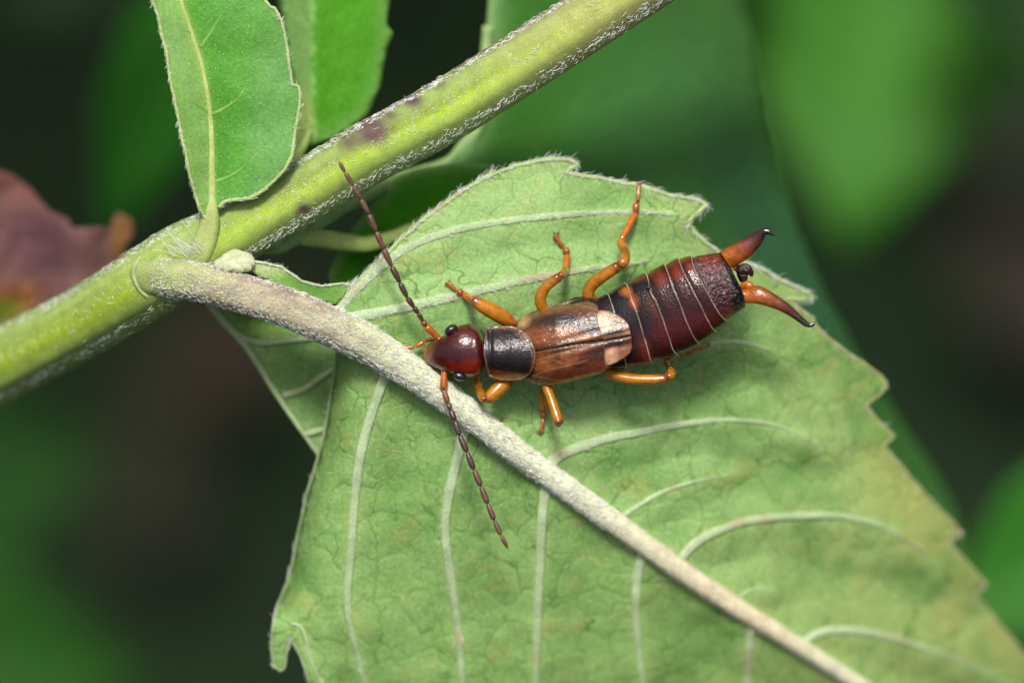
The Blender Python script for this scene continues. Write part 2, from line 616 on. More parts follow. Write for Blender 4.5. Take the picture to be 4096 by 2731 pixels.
sv, sf = tube(path_all, rad_all, NS, 1.0, stem_prof)
th = np.arange(NS) * 2 * math.pi / NS
ring = np.repeat(np.arange(len(path_all)), NS)
thr = np.tile(th, len(path_all))
px_of = np.vstack([np.tile(stem_px[0], (len(low) - 1, 1)), stem_px])[ring]
# across: cos(th) = sideways (+ is the upper-left flank or lower-right?), sin(th) = towards the lens
_T, _A, _B = frames(path_all)
side_y = (_A[:, 1][ring] * np.cos(thr))                 # + = upper flank in the picture
c_mid = lin((154, 182, 54)); c_pale = lin((152, 176, 98)); c_grey = lin((160, 165, 120))
cen = np.exp(-(side_y / .38) ** 2)[:, None]
sc = c_pale * (1 - cen) + c_mid * cen
stp = np.stack([ring * .35, thr * 4], -1)
streak = fbm(np.stack([ring * .02, thr * 3.0], -1), 1.0, 4)[:, None]
sc = sc * (.62 + .7 * streak)
vx = sv[:len(ring), 0]
right = np.clip((px_of[:, 0] / V - 1050) / 350, 0, 1)[:, None]
sc = sc * (1 - .45 * right) + lin((190, 176, 120)) * .45 * right
# purple stains: along the upper flank and two blotches
def stain(cx, cy, r_, st):
    q = sv[:len(ring)]
    d = np.hypot(q[:, 0] - (cx * V - 2048) / 100, (q[:, 1] + (cy * V - 1365.5) / 100) * 1.25)
    return st * np.clip(1.25 - d / r_, 0, 1)
up_band = np.clip((side_y - .62) / .25, 0, 1) * (fbm(np.stack([ring * .05, thr], -1), 1.0, 8) > .38) * (px_of[:, 0] > 640 * V) * .6
stn = np.maximum.reduce([up_band, stain(852, 296, .85, 1.0), stain(945, 228, .5, .8), stain(895, 262, .4, .6), stain(800, 325, .5, .6), stain(1010, 190, .35, .5), stain(695, 478, .3, .8), stain(684, 486, .22, .6), stain(820, 315, .6, .5)])
stn = np.clip(stn * 1.25, 0, 1)[:, None] * (.65 + .6 * fbm(np.stack([ring * .3, thr * 6], -1), 1.0, 12)[:, None])
sc = sc * (1 - np.clip(stn, 0, 1)) + lin((92, 48, 76)) * np.clip(stn, 0, 1)
sc = np.vstack([sc, sc[0], sc[-1]])
stem = build('stem', sv, sf, MAT_STEM, plant, None, sc, label='thick yellow-green hairy stem with purple blotches')


def tube_hairs(name, P, R, count, length, rad, parent, lean=.9, curl=1.6, arc=(-.35, math.pi + .35), weight=None, mat=None, rfac=1.0, kseg=5, sgn=1.0, kind='stuff'):
    T, A, B = frames(P)
    n = len(P)
    u = rng.uniform(0, n - 1.001, count)
    if weight is not None:
        keep = rng.uniform(0, 1, count) < np.interp(u, np.arange(n), weight)
        u = u[keep]; count = len(u)
    i = u.astype(int); f = (u - i)[:, None]
    th_ = rng.uniform(arc[0], arc[1], count)
    Ai = A[i] * (1 - f) + A[i + 1] * f; Bi = B[i] * (1 - f) + B[i + 1] * f
    nor = np.cos(th_)[:, None] * Ai + np.sin(th_)[:, None] * Bi
    nor /= np.linalg.norm(nor, axis=1)[:, None]
    p = P[i] * (1 - f) + P[i + 1] * f + nor * (R[i] * rfac)[:, None] * .97
    sd_ = T[i] * sgn + rng.normal(0, .55, (count, 3))
    sd_ -= (sd_ * nor).sum(1)[:, None] * nor
    sd_ /= np.linalg.norm(sd_, axis=1)[:, None]
    v, fc = hair_mesh(p, nor, sd_, length * rng.uniform(.55, 1.3, count), rad, lean, curl, kseg)
    return build(name, v, fc, mat or MAT_HAIR, plant, parent, kind=kind)


vis = np.arange(len(stem_c))
tube_hairs('stem_hair', stem_c, stem_r, 9500, .28, .012, stem, .75, 2.6, sgn=-1.0)
tube_hairs('stem_hair', stem_c, stem_r, 5200, .30, .011, stem, .55, 3.2, arc=(-.45, .85), sgn=-1.0)
tube_hairs('stem_hair', stem_c, stem_r, 3800, .30, .011, stem, .55, 3.2, arc=(math.pi - .8, math.pi + .45), sgn=-1.0)

# ---- main leaf, seen from its underside
mid_pts = np.array([(292, 640, 16), (315, 636, 40), (342, 633, 50), (418, 638, 48), (492, 655, 44), (543, 669, 44), (595, 685, 44), (672, 711, 45), (748, 744, 46), (800, 768, 45), (850, 793, 43), (930, 845, 38), (1010, 900, 34),
                    (1090, 960, 31), (1200, 1048, 29), (1300, 1120, 28), (1400, 1192, 27), (1500, 1265, 26), (1600, 1335, 25), (1700, 1400, 24),
                    (1800, 1462, 22), (1900, 1525, 21), (2000, 1590, 20), (2200, 1715, 15), (2480, 1870, 4)], float)


def st_of(p):
    U, W = p[..., 0] / V, p[..., 1] / V
    s = ((U - 780) * .82 + (W - 745) * .571) * V / 100
    t = ((U - 780) * .571 - (W - 745) * .82) * V / 100
    return s, t


VEINS_UP = [[(790, 735), (850, 722), (900, 712), (1000, 690), (1100, 668), (1200, 645), (1290, 628), (1390, 612), (1480, 602)],
            [(775, 715), (800, 684), (845, 640), (900, 592), (960, 558), (1060, 525), (1160, 508), (1260, 497), (1360, 490), (1470, 487), (1560, 494)],
            [(1262, 1066), (1285, 1046), (1330, 1027), (1400, 1005), (1480, 990), (1560, 975), (1640, 965), (1700, 965), (1760, 972), (1830, 995), (1900, 1040)],
            [(1428, 1185), (1500, 1140), (1560, 1115), (1620, 1100), (1680, 1090)],
            [(1560, 1285), (1590, 1252), (1630, 1226), (1700, 1200), (1780, 1187), (1860, 1183), (1930, 1185), (2000, 1200), (2060, 1225), (2110, 1260), (2150, 1310)],
            [(1840, 1478), (1870, 1456), (1910, 1447), (1970, 1448), (2050, 1465), (2130, 1490), (2220, 1525), (2330, 1580)],
            [(1600, 800), (1650, 787), (1700, 786), (1750, 798), (1800, 820)],
            [(1690, 1375), (1720, 1356), (1760, 1350), (1800, 1352)]]
VEINS_LOW = [[(888, 850), (872, 895), (838, 1000), (822, 1080), (812, 1180), (805, 1280), (798, 1360), (803, 1430), (820, 1500), (840, 1580)],
             [(1070, 970), (1058, 1020), (1032, 1130), (1022, 1210), (1030, 1290), (1042, 1370), (1055, 1470), (1062, 1568), (1070, 1680)],
             [(1255, 1110), (1248, 1160), (1243, 1230), (1240, 1300), (1235, 1400), (1232, 1500), (1228, 1640)],
             [(1475, 1270), (1464, 1320), (1461, 1400), (1466, 1480), (1480, 1600)],
             [(1725, 1440), (1721, 1480), (1719, 1540), (1716, 1640)],
             [(668, 1430), (690, 1438), (702, 1465), (712, 1510), (735, 1560), (760, 1600)]]
VEIN_R_UP = [(.24, .2, .16, .07), (.20, .18, .14, .06), (.24, .17, .11, .03), (.13, .09, .02), (.21, .18, .13, .04), (.2, .16, .12, .05), (.05, .10, .02), (.1, .05, .02)]
VEIN_R_LOW = [(.21, .2, .18, .10), (.23, .2, .18, .12), (.22, .2, .18, .13), (.2, .18, .14), (.18, .17, .13), (.05, .08, .05)]
ALLV = [np.asarray(q, float) * V for q in VEINS_UP + VEINS_LOW]
MIDPX = mid_pts[8:, :2] * V
CREASE = np.array([(775, 795), (768, 850), (758, 920), (746, 1000), (722, 1080), (704, 1140), (690, 1200), (676, 1270), (663, 1335), (640, 1385)], float) * V


def z_plane(p):
    s, t = st_of(p)
    z = -1.75 - .0125 * np.clip(s, 0, None) ** 2 - np.where(t > 0, .05 * t, -.2 * t)
    # leaf base rises to the petiole
    return z + .25 * np.exp(-(np.hypot(s, t) / 3.0) ** 2)


def z_leaf(p):
    p = np.asarray(p, float)
    sh = p.shape[:-1]
    q = p.reshape(-1, 2)
    z = z_plane(q)
    dv = np.full(len(q), 1e9)
    for w in ALLV:
        d, al = dist_poly(q, w)
        dv = np.minimum(dv, d / 100 + .9 * np.clip(al - .8, 0, 1) * 5)
    dm, _ = dist_poly(q, MIDPX)
    z = z - .42 * (1 - np.exp(-(np.minimum(dv, dm / 100 + .2) / 1.5) ** 2))
    z = z + .30 * (fbm(q, .0042, 2) - .5) + .14 * (fbm(q, .016, 6) - .5)
    dc, _ = dist_poly(q, CREASE)
    z = z - 1.6 * np.exp(-(dc / 100 / .42) ** 1.3)
    return z.reshape(sh)


margin_up = [(775, 700), (800, 664), (830, 640), (880, 590), (920, 552), (990, 490), (1060, 440), (1130, 402), (1200, 377), (1260, 366), (1305, 369), (1326, 378), (1312, 388), (1294, 397),
             (1330, 404), (1380, 411), (1460, 424), (1540, 449), (1598, 458), (1622, 471), (1598, 494), (1578, 512), (1596, 534), (1615, 556), (1650, 582),
             (1700, 598), (1745, 616), (1800, 646), (1850, 668), (1866, 682), (1840, 688), (1806, 686), (1830, 706), (1862, 728), (1878, 752), (1905, 780), (1940, 806), (2000, 846), (2022, 862), (2036, 884), (2020, 906), (1988, 930),
             (2010, 962), (2052, 1003), (2026, 1024), (2040, 1040), (2080, 1082), (2140, 1152), (2190, 1200), (2210, 1222), (2180, 1246), (2215, 1285), (2266, 1340), (2238, 1364),
             (2300, 1440), (2352, 1502), (2440, 1600), (2520, 1730), (2570, 1880)]
margin_low = [(2300, 1900), (2000, 1950), (1500, 1900), (1100, 1800), (820, 1690), (745, 1620), (712, 1568), (690, 1505), (668, 1462), (660, 1490), (655, 1530), (645, 1541), (630, 1530), (623, 1490), (626, 1440), (640, 1385)]
outline = margin_up + margin_low + [tuple(q / V) for q in CREASE[::-1][1:]] + [(770, 770), (755, 735)]
OUT = resample(np.asarray(outline, float) * V, 14, 5.0)
bv, bf, bp = cdt_blade(OUT, 21, z_leaf)
s_, t_ = st_of(bp)
g_top, g_low, g_yel, g_deep = lin((141, 184, 106)), lin((132, 175, 94)), lin((164, 175, 94)), lin((102, 151, 70))
c = np.where(t_[:, None] > 0, g_top, g_low)
dmid, _ = dist_poly(bp, MIDPX)
dmar, _ = dist_poly(bp, OUT[:int(len(OUT) * .55)])
w_y = np.clip((s_ - 9) / 14, 0, 1) * (t_ > 0) * np.exp(-dmar / 300) * .6 + .3 * np.exp(-dmar / 60)
w_y = w_y + .2 * np.clip((s_ - 14) / 8, 0, 1)
w_y = np.clip(w_y * (.5 + fbm(bp, .006, 3)), 0, .9)[:, None]
c = c * (1 - w_y) + g_yel * w_y
nb = np.clip((fbm(bp, .0045, 21) - .47) * 3.5, 0, .72)[:, None]  # deep green mottling, strengthened to paint in undulation shading
c = c * (1 - nb) + g_deep * nb
dall = np.full(len(bp), 1e9)
for w in ALLV:
    d, _ = dist_poly(bp, w); dall = np.minimum(dall, d)
halo = (.6 * np.exp(-(np.minimum(dall, dmid - 30) / 26.0).clip(0) ** 2))[:, None]
c = c * (1 - halo) + lin((168, 204, 116)) * halo
leaf = build('leaf', bv, bf, MAT_UNDER, plant, None, c, thick=.14, label='large pale green toothed leaf turned underside up, bearing the earwig')

# midrib and petiole, one tapering rod
mp = spline(mid_pts, 260)
mpx = mp[:, :2] * V
mr = mp[:, 2] * V / 100
zb = z_plane(mpx) - .1
ss_, _t = st_of(mpx)
zpet = np.interp(mp[:, 0], [292, 318, 342, 420, 520, 620, 700, 780, 850, 930, 1010, 1200], [-3.1, -2.4, -1.95, -1.15, -.6, -.45, -.6, -.85, -1.15, -1.4, -1.6, -1.9])
wz = np.clip((mp[:, 0] - 930) / 300, 0, 1)
mz = zpet * (1 - wz) + (zb + mr * .35) * wz
mc = F(mpx, mz)
NM = 28
mv, mf = tube(mc, mr, NM, .95, lambda t, i: 1 + .03 * math.cos(5 * t + i * .05))
ringm = np.repeat(np.arange(len(mp)), NM); thm = np.tile(np.arange(NM) * 2 * math.pi / NM, len(mp))
xm = mp[:, 0][ringm]
cp = np.stack([np.interp(xm, [338, 450, 560, 700, 850, 1000, 1300, 1600, 1750, 1850, 2200], [lin(q)[k] for q in
     [(146, 168, 84), (160, 170, 100), (178, 166, 124), (184, 176, 134), (198, 204, 160), (220, 226, 188), (224, 228, 192), (222, 212, 172), (224, 210, 168), (224, 220, 180), (214, 220, 180)]]) for k in range(3)], -1)
pq = np.stack([ringm * .045, thm * 1.1], -1)
brn = np.clip((fbm(np.stack([ringm * .11, thm * 1.6], -1), 1.0, 31, 4) - .47) * 5, 0, .75) * np.clip(1 - np.abs(xm - 660) / 330, 0, 1)
topedge = np.clip((np.cos(thm) * _A[0, 1] * 0 + np.cos(thm) - .5) * 2.2, 0, 1)      # flank facing up the picture
brn = np.maximum(brn, topedge * np.clip(1 - np.abs(xm - 640) / 170, 0, 1) * .8)[:, None]
cp = cp * (1 - brn) + lin((122, 92, 84)) * brn
cp = np.vstack([cp, cp[0], cp[-1]])
midrib = build('petiole_and_midrib', mv, mf, MAT_PETIOLE, plant, leaf, cp, label='pale felted petiole running on as the midrib')
tube_hairs('midrib_hair', mc[8:130], mr[8:130], 7000, .22, .012, midrib, .6, 2.4, sgn=1.0, weight=np.linspace(1, .75, 122))
tube_hairs('midrib_hair', mc[128:], mr[128:], 2400, .16, .010, midrib, .8, 1.8, sgn=1.0, weight=np.linspace(.8, .4, len(mc) - 128))

vein_paths = []
for pts, rr, lift in [(p_, r_, .10) for p_, r_ in zip(VEINS_UP, VEIN_R_UP)] + [(p_, r_, .12) for p_, r_ in zip(VEINS_LOW, VEIN_R_LOW)]:
    def cvein(P):
        k = (np.linspace(0, 1, len(P)) ** 1.4 * .6)[:, None]
        br_ = np.clip((fbm(P, .008, 44) - .62) * 4, 0, .5)[:, None]
        cv = (lin((186, 210, 160)) * (1 - k) + lin((140, 180, 104)) * k) * (.85 + .3 * fbm(P, .01, 40))[:, None]
        return cv * (1 - br_) + lin((172, 150, 110)) * br_
    o, Q, R = path_tube(pts, z_leaf, rr, 70, 'side_vein', MAT_VEIN, plant, leaf, cvein, flat=.42, sides=12, lift=lift - .10)
    vein_paths.append((o, Q, R))
for o, Q, R in vein_paths[:2]:
    tube_hairs('vein_hair', Q, R, 260, .22, .010, o, .9, 1.4)
for o, Q, R in vein_paths[2:3] + vein_paths[8:10]:
    tube_hairs('vein_hair', Q, R, 60, .2, .009, o, .9, 1.2)

# thickened pale margin and its hairs
def margin_path(pts, a, b, name, r, n, colr, hairs, hl=.45, th_=plant, par=None, zf=None, browning=.7):
    P = resample(np.asarray(pts, float) * V, 10, 5.0)[:-1]
    lastd = np.linalg.norm(P - np.asarray(pts[-1]) * V, axis=1)
    P = P[:int(np.argmin(lastd)) + 1]
    z = zf(P)
    Q = F(P, z)
    R = r * (.75 + .5 * fbm(P, .02, 15))
    v, f = tube(Q, R, 7, .8)
    base = lin(colr)
    k = np.r_[np.repeat(np.arange(len(P)), 7), 0, len(P) - 1]
    cc = base * (.8 + .5 * fbm(P, .012, 16))[:, None]
    brown = np.clip((fbm(P, .006, 17) - .58) * 6, 0, browning)[:, None]
    cc = (cc * (1 - brown) + lin((178, 150, 92)) * brown)[k]
    o = build(name, v, f, MAT_VEIN, plant, par, cc)
    if hairs:
        T, A, B = frames(Q)
        cen_ = Q.mean(0)
        i = rng.integers(0, len(Q) - 1, hairs)
        A2 = A.copy()
        sgn = np.sign((A2[i] * (Q[i] - cen_)).sum(1))[:, None]
        nor = A2[i] * sgn + B[i] * rng.uniform(-.2, 1.1, hairs)[:, None]
        nor /= np.linalg.norm(nor, axis=1)[:, None]
        sd_ = T[i] + rng.normal(0, .5, (hairs, 3)); sd_ -= (sd_ * nor).sum(1)[:, None] * nor
        sd_ /= np.linalg.norm(sd_, axis=1)[:, None]
        v, f = hair_mesh(Q[i], nor, sd_, hl * rng.uniform(.5, 1.3, hairs), .012, .9, 1.3)
        build('margin_hair', v, f, MAT_HAIR, plant, o, kind='stuff')
    return o


zl = lambda P: z_leaf(P) - .02
margin_path(margin_up[:32], 0, 0, 'leaf_margin', .10, 0, (166, 196, 110), 1500, .42, par=leaf, zf=zl)
margin_path(margin_up[31:], 0, 0, 'leaf_margin', .07, 0, (172, 180, 108), 260, .3, par=leaf, zf=zl)
margin_path(margin_low[6:] + [tuple(q / V) for q in CREASE[::-1][1:]], 0, 0, 'leaf_margin', .06, 0, (158, 182, 126), 220, .3, par=leaf, zf=zl, browning=.15)

# short pale hairs lying on the blade
idx = rng.choice(len(bp), 2600, replace=False)
k_ok = (bp[idx, 0] < 3500) & (bp[idx, 1] < 2500)
idx = idx[k_ok]
nn = np.tile(np.array((0, .1, 1.0)), (len(idx), 1)); nn /= np.linalg.norm(nn[0])
an = rng.uniform(0, 2 * math.pi, len(idx))
v, f = hair_mesh(bv[idx], nn, np.stack([np.cos(an), np.sin(an), 0 * an], -1), .2 * rng.uniform(.5, 1.2, len(idx)), .0065, 1.1, .6, 4)
build('blade_hair', v, f, MAT_HAIR, plant, leaf, kind='stuff')

# leaf base: strip along the upper side of the petiole
strip = [(556, 604), (585, 599), (610, 604), (645, 614), (668, 630), (692, 648), (738, 657), (786, 652), (806, 656), (790, 680), (772, 700), (720, 690), (650, 660), (590, 630)]
zs = lambda P: np.interp(P[..., 0] / V, [556, 650, 720, 800], [-.75, -.9, -1.25, -1.6]) - .012 * np.clip(640 - P[..., 1] / V, -50, 60) * V / 10
so = resample(np.asarray(strip, float) * V, 8, 3.0)
v, f, p = cdt_blade(so, 12, zs)
cc = blend(lin((118, 164, 66)), p, [(600 * V, 605 * V, 90, 50, 10, (190, 205, 140), .8), (720 * V, 655 * V, 90, 40, 20, (78, 140, 50), .7)])
wing = build('leaf_base', v, f, MAT_TOPLEAF, plant, leaf, cc, thick=.12)
margin_path([(570, 598), (610, 603), (645, 613), (668, 629), (692, 647), (738, 656), (786, 651), (806, 655)], 0, 0, 'leaf_margin', .06, 0, (178, 196, 150), 260, .2, par=leaf, zf=lambda P: zs(P) + .02)

# leaf base: the lobe folded back under the petiole
lobe = [(476, 694), (560, 716), (700, 735), (795, 800), (790, 950), (742, 1056), (690, 985), (640, 912), (570, 802), (522, 748)]
zlobe = lambda P: -4.2 - .004 * (P[..., 0] / V - 480) - .9 * np.exp(-((P[..., 0] / V - 600) / 60) ** 2 - ((P[..., 1] / V - 742) / 24) ** 2) + .25 * (fbm(P, .005, 51) - .5)
lo_ = resample(np.asarray(lobe, float) * V, 14, 5.0)
v, f, p = cdt_blade(lo_, 20, zlobe)
cc = blend(lin((112, 154, 84)), p, [(590 * V, 740 * V, 120, 40, 12, (96, 136, 30), .9), (690 * V, 860 * V, 160, 120, 30, (98, 142, 66), .7), (560 * V, 790 * V, 60, 110, -35, (140, 172, 104), .8)])  # first blob paints the shade in the hollow under the petiole
lobe_o = build('folded_lobe', v, f, MAT_UNDER, plant, leaf, cc, thick=.14)
for pts in ([(488, 706), (525, 752), (560, 778), (600, 787), (650, 784), (710, 778), (770, 772)], [(650, 908), (700, 892), (735, 868), (770, 845)], [(700, 998), (735, 988), (770, 980)], [(476, 694), (522, 748), (570, 802), (640, 912), (690, 985), (740, 1056)]):
    path_tube(pts, zlobe, (.16, .14, .08), 40, 'side_vein', MAT_VEIN, plant, leaf, (164, 188, 132), flat=.8, lift=.05)

# ---- the young leaf standing left of the stem (upper side)
l2_left = [(700, -640), (622, -480), (590, -280), (596, -140), (603, -60), (610, 0), (622, 40), (645, 120), (665, 220), (690, 360), (715, 480), (740, 600), (760, 700), (775, 760), (795, 830), (818, 868), (842, 870), (850, 852)]
l2_right = [(872, 832), (894, 809), (940, 801), (998, 792), (1055, 763), (1101, 723), (1141, 677), (1170, 620), (1181, 545), (1193, 459), (1201, 390), (1194, 346), (1166, 339), (1156, 270), (1147, 201), (1138, 140), (1124, 86), (1098, 34), (1078, 29), (1062, 4), (1058, -60), (1030, -240), (960, -420), (850, -560)]
l2_mid = np.array([(706, -630), (690, -400), (690, -220), (708, -70), (722, 0), (751, 86), (776, 165), (803, 247), (825, 356), (840, 459), (846, 574), (846, 689), (848, 804), (842, 880), (825, 950), (800, 1012), (778, 1060), (760, 1100)], float)


def z_l2(p):
    d, al = dist_poly(p.reshape(-1, 2), l2_mid)
    xm_ = np.interp(p[..., 1].ravel(), l2_mid[:, 1], l2_mid[:, 0])
    sgn = p[..., 0].ravel() - xm_
    z = -.55 + np.where(sgn < 0, .55 * d / 100, .18 * d / 100 - .028 * (d / 100) ** 2)
    z = z + .10 * np.sin(p[..., 1].ravel() / 45) * np.clip(d / 250, 0, 1) * .4 + .25 * (fbm(p.reshape(-1, 2), .006, 61) - .5)
    return z.reshape(p.shape[:-1])


l2o = resample(np.asarray(l2_left + l2_right, float), 10, 3.0)
v, f, p = cdt_blade(l2o, 14, z_l2)
dm2, _ = dist_poly(p, l2_mid)
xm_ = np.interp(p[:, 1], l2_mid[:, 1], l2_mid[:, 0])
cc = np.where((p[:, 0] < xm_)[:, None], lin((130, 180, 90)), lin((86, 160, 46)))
w = (np.exp(-(dm2 / 16) ** 2) * .7)[:, None]
cc = cc * (1 - w) + lin((170, 190, 96)) * w
dmg, _ = dist_poly(p, np.asarray(l2_left, float)); w = (np.exp(-(dmg / 22) ** 2) * .9)[:, None]
cc = cc * (1 - w) + lin((134, 178, 66)) * w
dmg, _ = dist_poly(p, np.asarray(l2_right, float)); w = (np.exp(-(dmg / 60)) * .45)[:, None]
cc = cc * (1 - w) + lin((120, 168, 100)) * w
cc = cc * (.82 + .36 * fbm(p, .009, 63))[:, None]
cc = blend(cc, p, [(880, 420, 50, 330, -4, (62, 140, 26), .5), (1080, 480, 90, 300, 0, (116, 172, 96), .55), (690, 150, 40, 200, -12, (140, 184, 108), .5), (900, 90, 120, 90, 0, (98, 166, 74), .5)])  # leaf shading painted in: darker beside the midrib, lighter right third
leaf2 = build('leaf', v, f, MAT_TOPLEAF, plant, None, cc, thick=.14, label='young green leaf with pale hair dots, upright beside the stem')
P2 = spline(np.c_[l2_mid, np.interp(l2_mid[:, 1], [-630, -70, 400, 800, 900, 1040, 1100], [4, 10, 12, 18, 42, 54, 50])], 120)
zz = z_l2(P2[:, :2]); zz = np.where(P2[:, 1] > 820, np.interp(P2[:, 1], [820, 1000, 1100], [-.5, -.9, -1.5]), zz - .05)
q2 = F(P2[:, :2], zz); r2 = P2[:, 2] / 100
v, f = tube(q2, r2, 18, .8, lambda t, i: 1 - .22 * math.exp(-((t - math.pi / 2) / .35) ** 2) * (i > 100))
build('petiole_and_midrib', v, f, MAT_STEM, plant, leaf2, np.tile(lin((178, 196, 116)), (len(v), 1)))
for pts in ([(840, 462), (900, 432), (950, 395), (985, 345)], [(803, 190), (850, 120), (885, 60)], [(850, 730), (920, 705), (990, 655), (1030, 610)], [(833, 448), (800, 430), (770, 405)], [(770, 138), (735, 120), (705, 95)]):
    path_tube(np.asarray(pts) / V, z_l2, (.075, .05, .02), 30, 'side_vein', MAT_STEM, plant, leaf2, (122, 176, 78), flat=.3, lift=.0)
for pts, nh in ((l2_left, 520), (l2_right, 420)):
    margin_path([tuple(np.asarray(q) / V) for q in pts], 0, 0, 'leaf_margin', .075, 0, (168, 196, 116), nh, .26, par=leaf2, zf=lambda P: z_l2(P), browning=.1)

# ---- folded leaf behind it
l3 = [(630, -40), (648, -200), (735, -400), (830, -320), (890, -160), (902, -40), (896, 0), (889, 59), (903, 76), (889, 109), (873, 198), (843, 264), (804, 297), (757, 320), (705, 334), (680, 365), (665, 390), (660, 330), (672, 250), (668, 190), (650, 80), (636, 0)]
z3 = lambda P: -5.0 + np.where(P[..., 0] / V < 719, -.022 * (719 - P[..., 0] / V), -.008 * (P[..., 0] / V - 719)) + .3 * (fbm(P, .004, 71) - .5)
v, f, p = cdt_blade(resample(np.asarray(l3, float) * V, 16, 4.0), 24, z3)
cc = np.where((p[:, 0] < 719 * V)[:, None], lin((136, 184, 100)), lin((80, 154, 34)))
cc = blend(cc, p, [(1215, 520, 40, 150, 0, (178, 200, 110), .9)])
dmg, _ = dist_poly(p, np.asarray(l3[2:15], float) * V); w = (np.exp(-(dmg / 45) ** 2) * .7)[:, None]
cc = cc * (1 - w) + lin((120, 165, 84)) * w
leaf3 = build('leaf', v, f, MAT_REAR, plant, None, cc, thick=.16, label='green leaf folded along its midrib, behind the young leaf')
path_tube([(712, 300), (700, 330), (670, 375), (640, 420), (590, 490)], [-5.1, -4.9, -4.2, -3.5, -3], (.12, .25, .3, .32), 60, 'petiole', MAT_STEM, plant, leaf3, (150, 182, 96))

# ---- small dark leaf between stem and main leaf
l5 = [(1136, 380), (1085, 376), (1040, 377), (960, 388), (905, 412), (872, 450), (830, 500), (790, 560), (764, 606), (754, 640), (770, 662), (850, 690), (960, 640), (1060, 540), (1140, 440)]
z5 = lambda P: -5.2 - .002 * (P[..., 0] / V - 760) - .0045 * (P[..., 1] / V - 380) + .3 * (fbm(P, .005, 81) - .5)
v, f, p = cdt_blade(resample(np.asarray(l5, float) * V, 14, 4.0), 22, z5)
cc = np.tile(lin((74, 156, 30)), (len(p), 1))
dmg, _ = dist_poly(p, np.asarray(l5[:10], float) * V); w = (np.exp(-(dmg / 30) ** 2) * .8)[:, None]
cc = cc * (1 - w) + lin((132, 178, 96)) * w
leaf5 = build('leaf', v, f, MAT_REAR, plant, None, cc, thick=.16, label='small dark green leaf between the stem and the pale leaf')
path_tube([(620, 535), (660, 540), (720, 546), (790, 556), (850, 560), (950, 520), (1040, 450)], [-3.2, -3.8, -4.4, -4.9, -5.3, -5.5, -5.6], (.42, .4, .36, .2, .1), 60, 'petiole_and_midrib', MAT_STEM, plant, leaf5, (168, 192, 104))

# ---- large shaded leaf further back on the right
l4 = [(1400, -640), (1240, -460), (1160, -260), (1128, -90), (1125, 0), (1118, 120), (1105, 250), (1080, 320), (1042, 372), (1000, 420), (1050, 560), (1200, 700), (1500, 900), (1800, 1080), (2050, 1230), (2240, 1390), (2205, 1185), (2150, 1085), (2065, 960), (1990, 850), (1905, 690),
      (1850, 565), (1800, 410), (1762, 250), (1738, 120), (1716, 0), (1700, -90), (1650, -320), (1550, -520)]
z4 = lambda P: -7.5 - 11.5 * (P[..., 0] / V - 1100) / 1000 - 3 * np.clip((P[..., 1] / V - 500) / 700, 0, 1) - 2.2 * np.exp(-((P[..., 0] / V - 1780 - .45 * (P[..., 1] / V - 400)) / 60) ** 2) * 0 + .8 * (fbm(P, .002, 91) - .5)
v, f, p = cdt_blade(resample(np.asarray(l4, float) * V, 30, 8.0), 44, z4)
cc = blend(lin((60, 106, 48)), p, [(1250 * V, 150 * V, 350, 500, 20, (64, 124, 42), .8), (1480 * V, 230 * V, 300, 300, 0, (70, 126, 66), .5), (1800 * V, 650 * V, 180, 600, -25, (50, 92, 64), .8)])  # bluish patch down the right side paints in the leaf's sheen
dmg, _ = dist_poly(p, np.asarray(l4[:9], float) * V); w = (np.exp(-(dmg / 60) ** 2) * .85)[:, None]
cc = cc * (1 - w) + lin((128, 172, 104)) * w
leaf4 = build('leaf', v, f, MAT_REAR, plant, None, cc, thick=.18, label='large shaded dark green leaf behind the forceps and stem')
path_tube([(1120, 60), (1112, 180), (1100, 280), (1068, 335), (1035, 375), (960, 402), (880, 425), (800, 465), (730, 505), (640, 560), (590, 560)], [-7.5, -7.6, -7.6, -7.5, -7.3, -6.6, -5.8, -5, -4.3, -3.5, -3], (.22, .3, .34, .4, .45), 70, 'petiole', MAT_STEM, plant, leaf4, (150, 184, 112))

# ---- withered leaf at the left
ld = [(-120, 360), (-20, 385), (25, 400), (70, 440), (110, 488), (150, 500), (158, 522), (190, 524), (235, 520), (255, 535), (262, 500), (275, 490), (298, 505), (305, 530), (285, 580), (250, 640), (180, 680), (90, 740), (0, 800), (-120, 800), (-260, 720), (-330, 600), (-250, 470)]
zd = lambda P: -12.0 - .9 * np.sin(P[..., 0] / V / 38) - .0045 * (300 - P[..., 0] / V) + 1.6 * (fbm(P, .006, 101) - .5)
v, f, p = cdt_blade(resample(np.asarray(ld, float) * V, 14, 6.0), 22, zd)
cc = blend(lin((142, 104, 100)), p, [(90 * V, 560 * V, 160, 120, 30, (108, 74, 84), .8), (280 * V, 540 * V, 45, 110, 15, (150, 108, 52), .9), (30 * V, 690 * V, 120, 60, -20, (168, 110, 50), .9), (0, 715 * V, 90, 50, -10, (120, 150, 30), .9), (40 * V, 430 * V, 120, 60, 30, (150, 100, 92), .8)])
dead = build('leaf', v, f, MAT_DEAD, plant, None, cc, thick=.16, label='withered reddish brown leaf hanging behind the stem')
path_tube([(290, 600), (340, 610), (400, 605)], [-11.6, -8, -3.2], (.25, .3, .4), 20, 'petiole', MAT_STEM, plant, dead, (122, 96, 70))

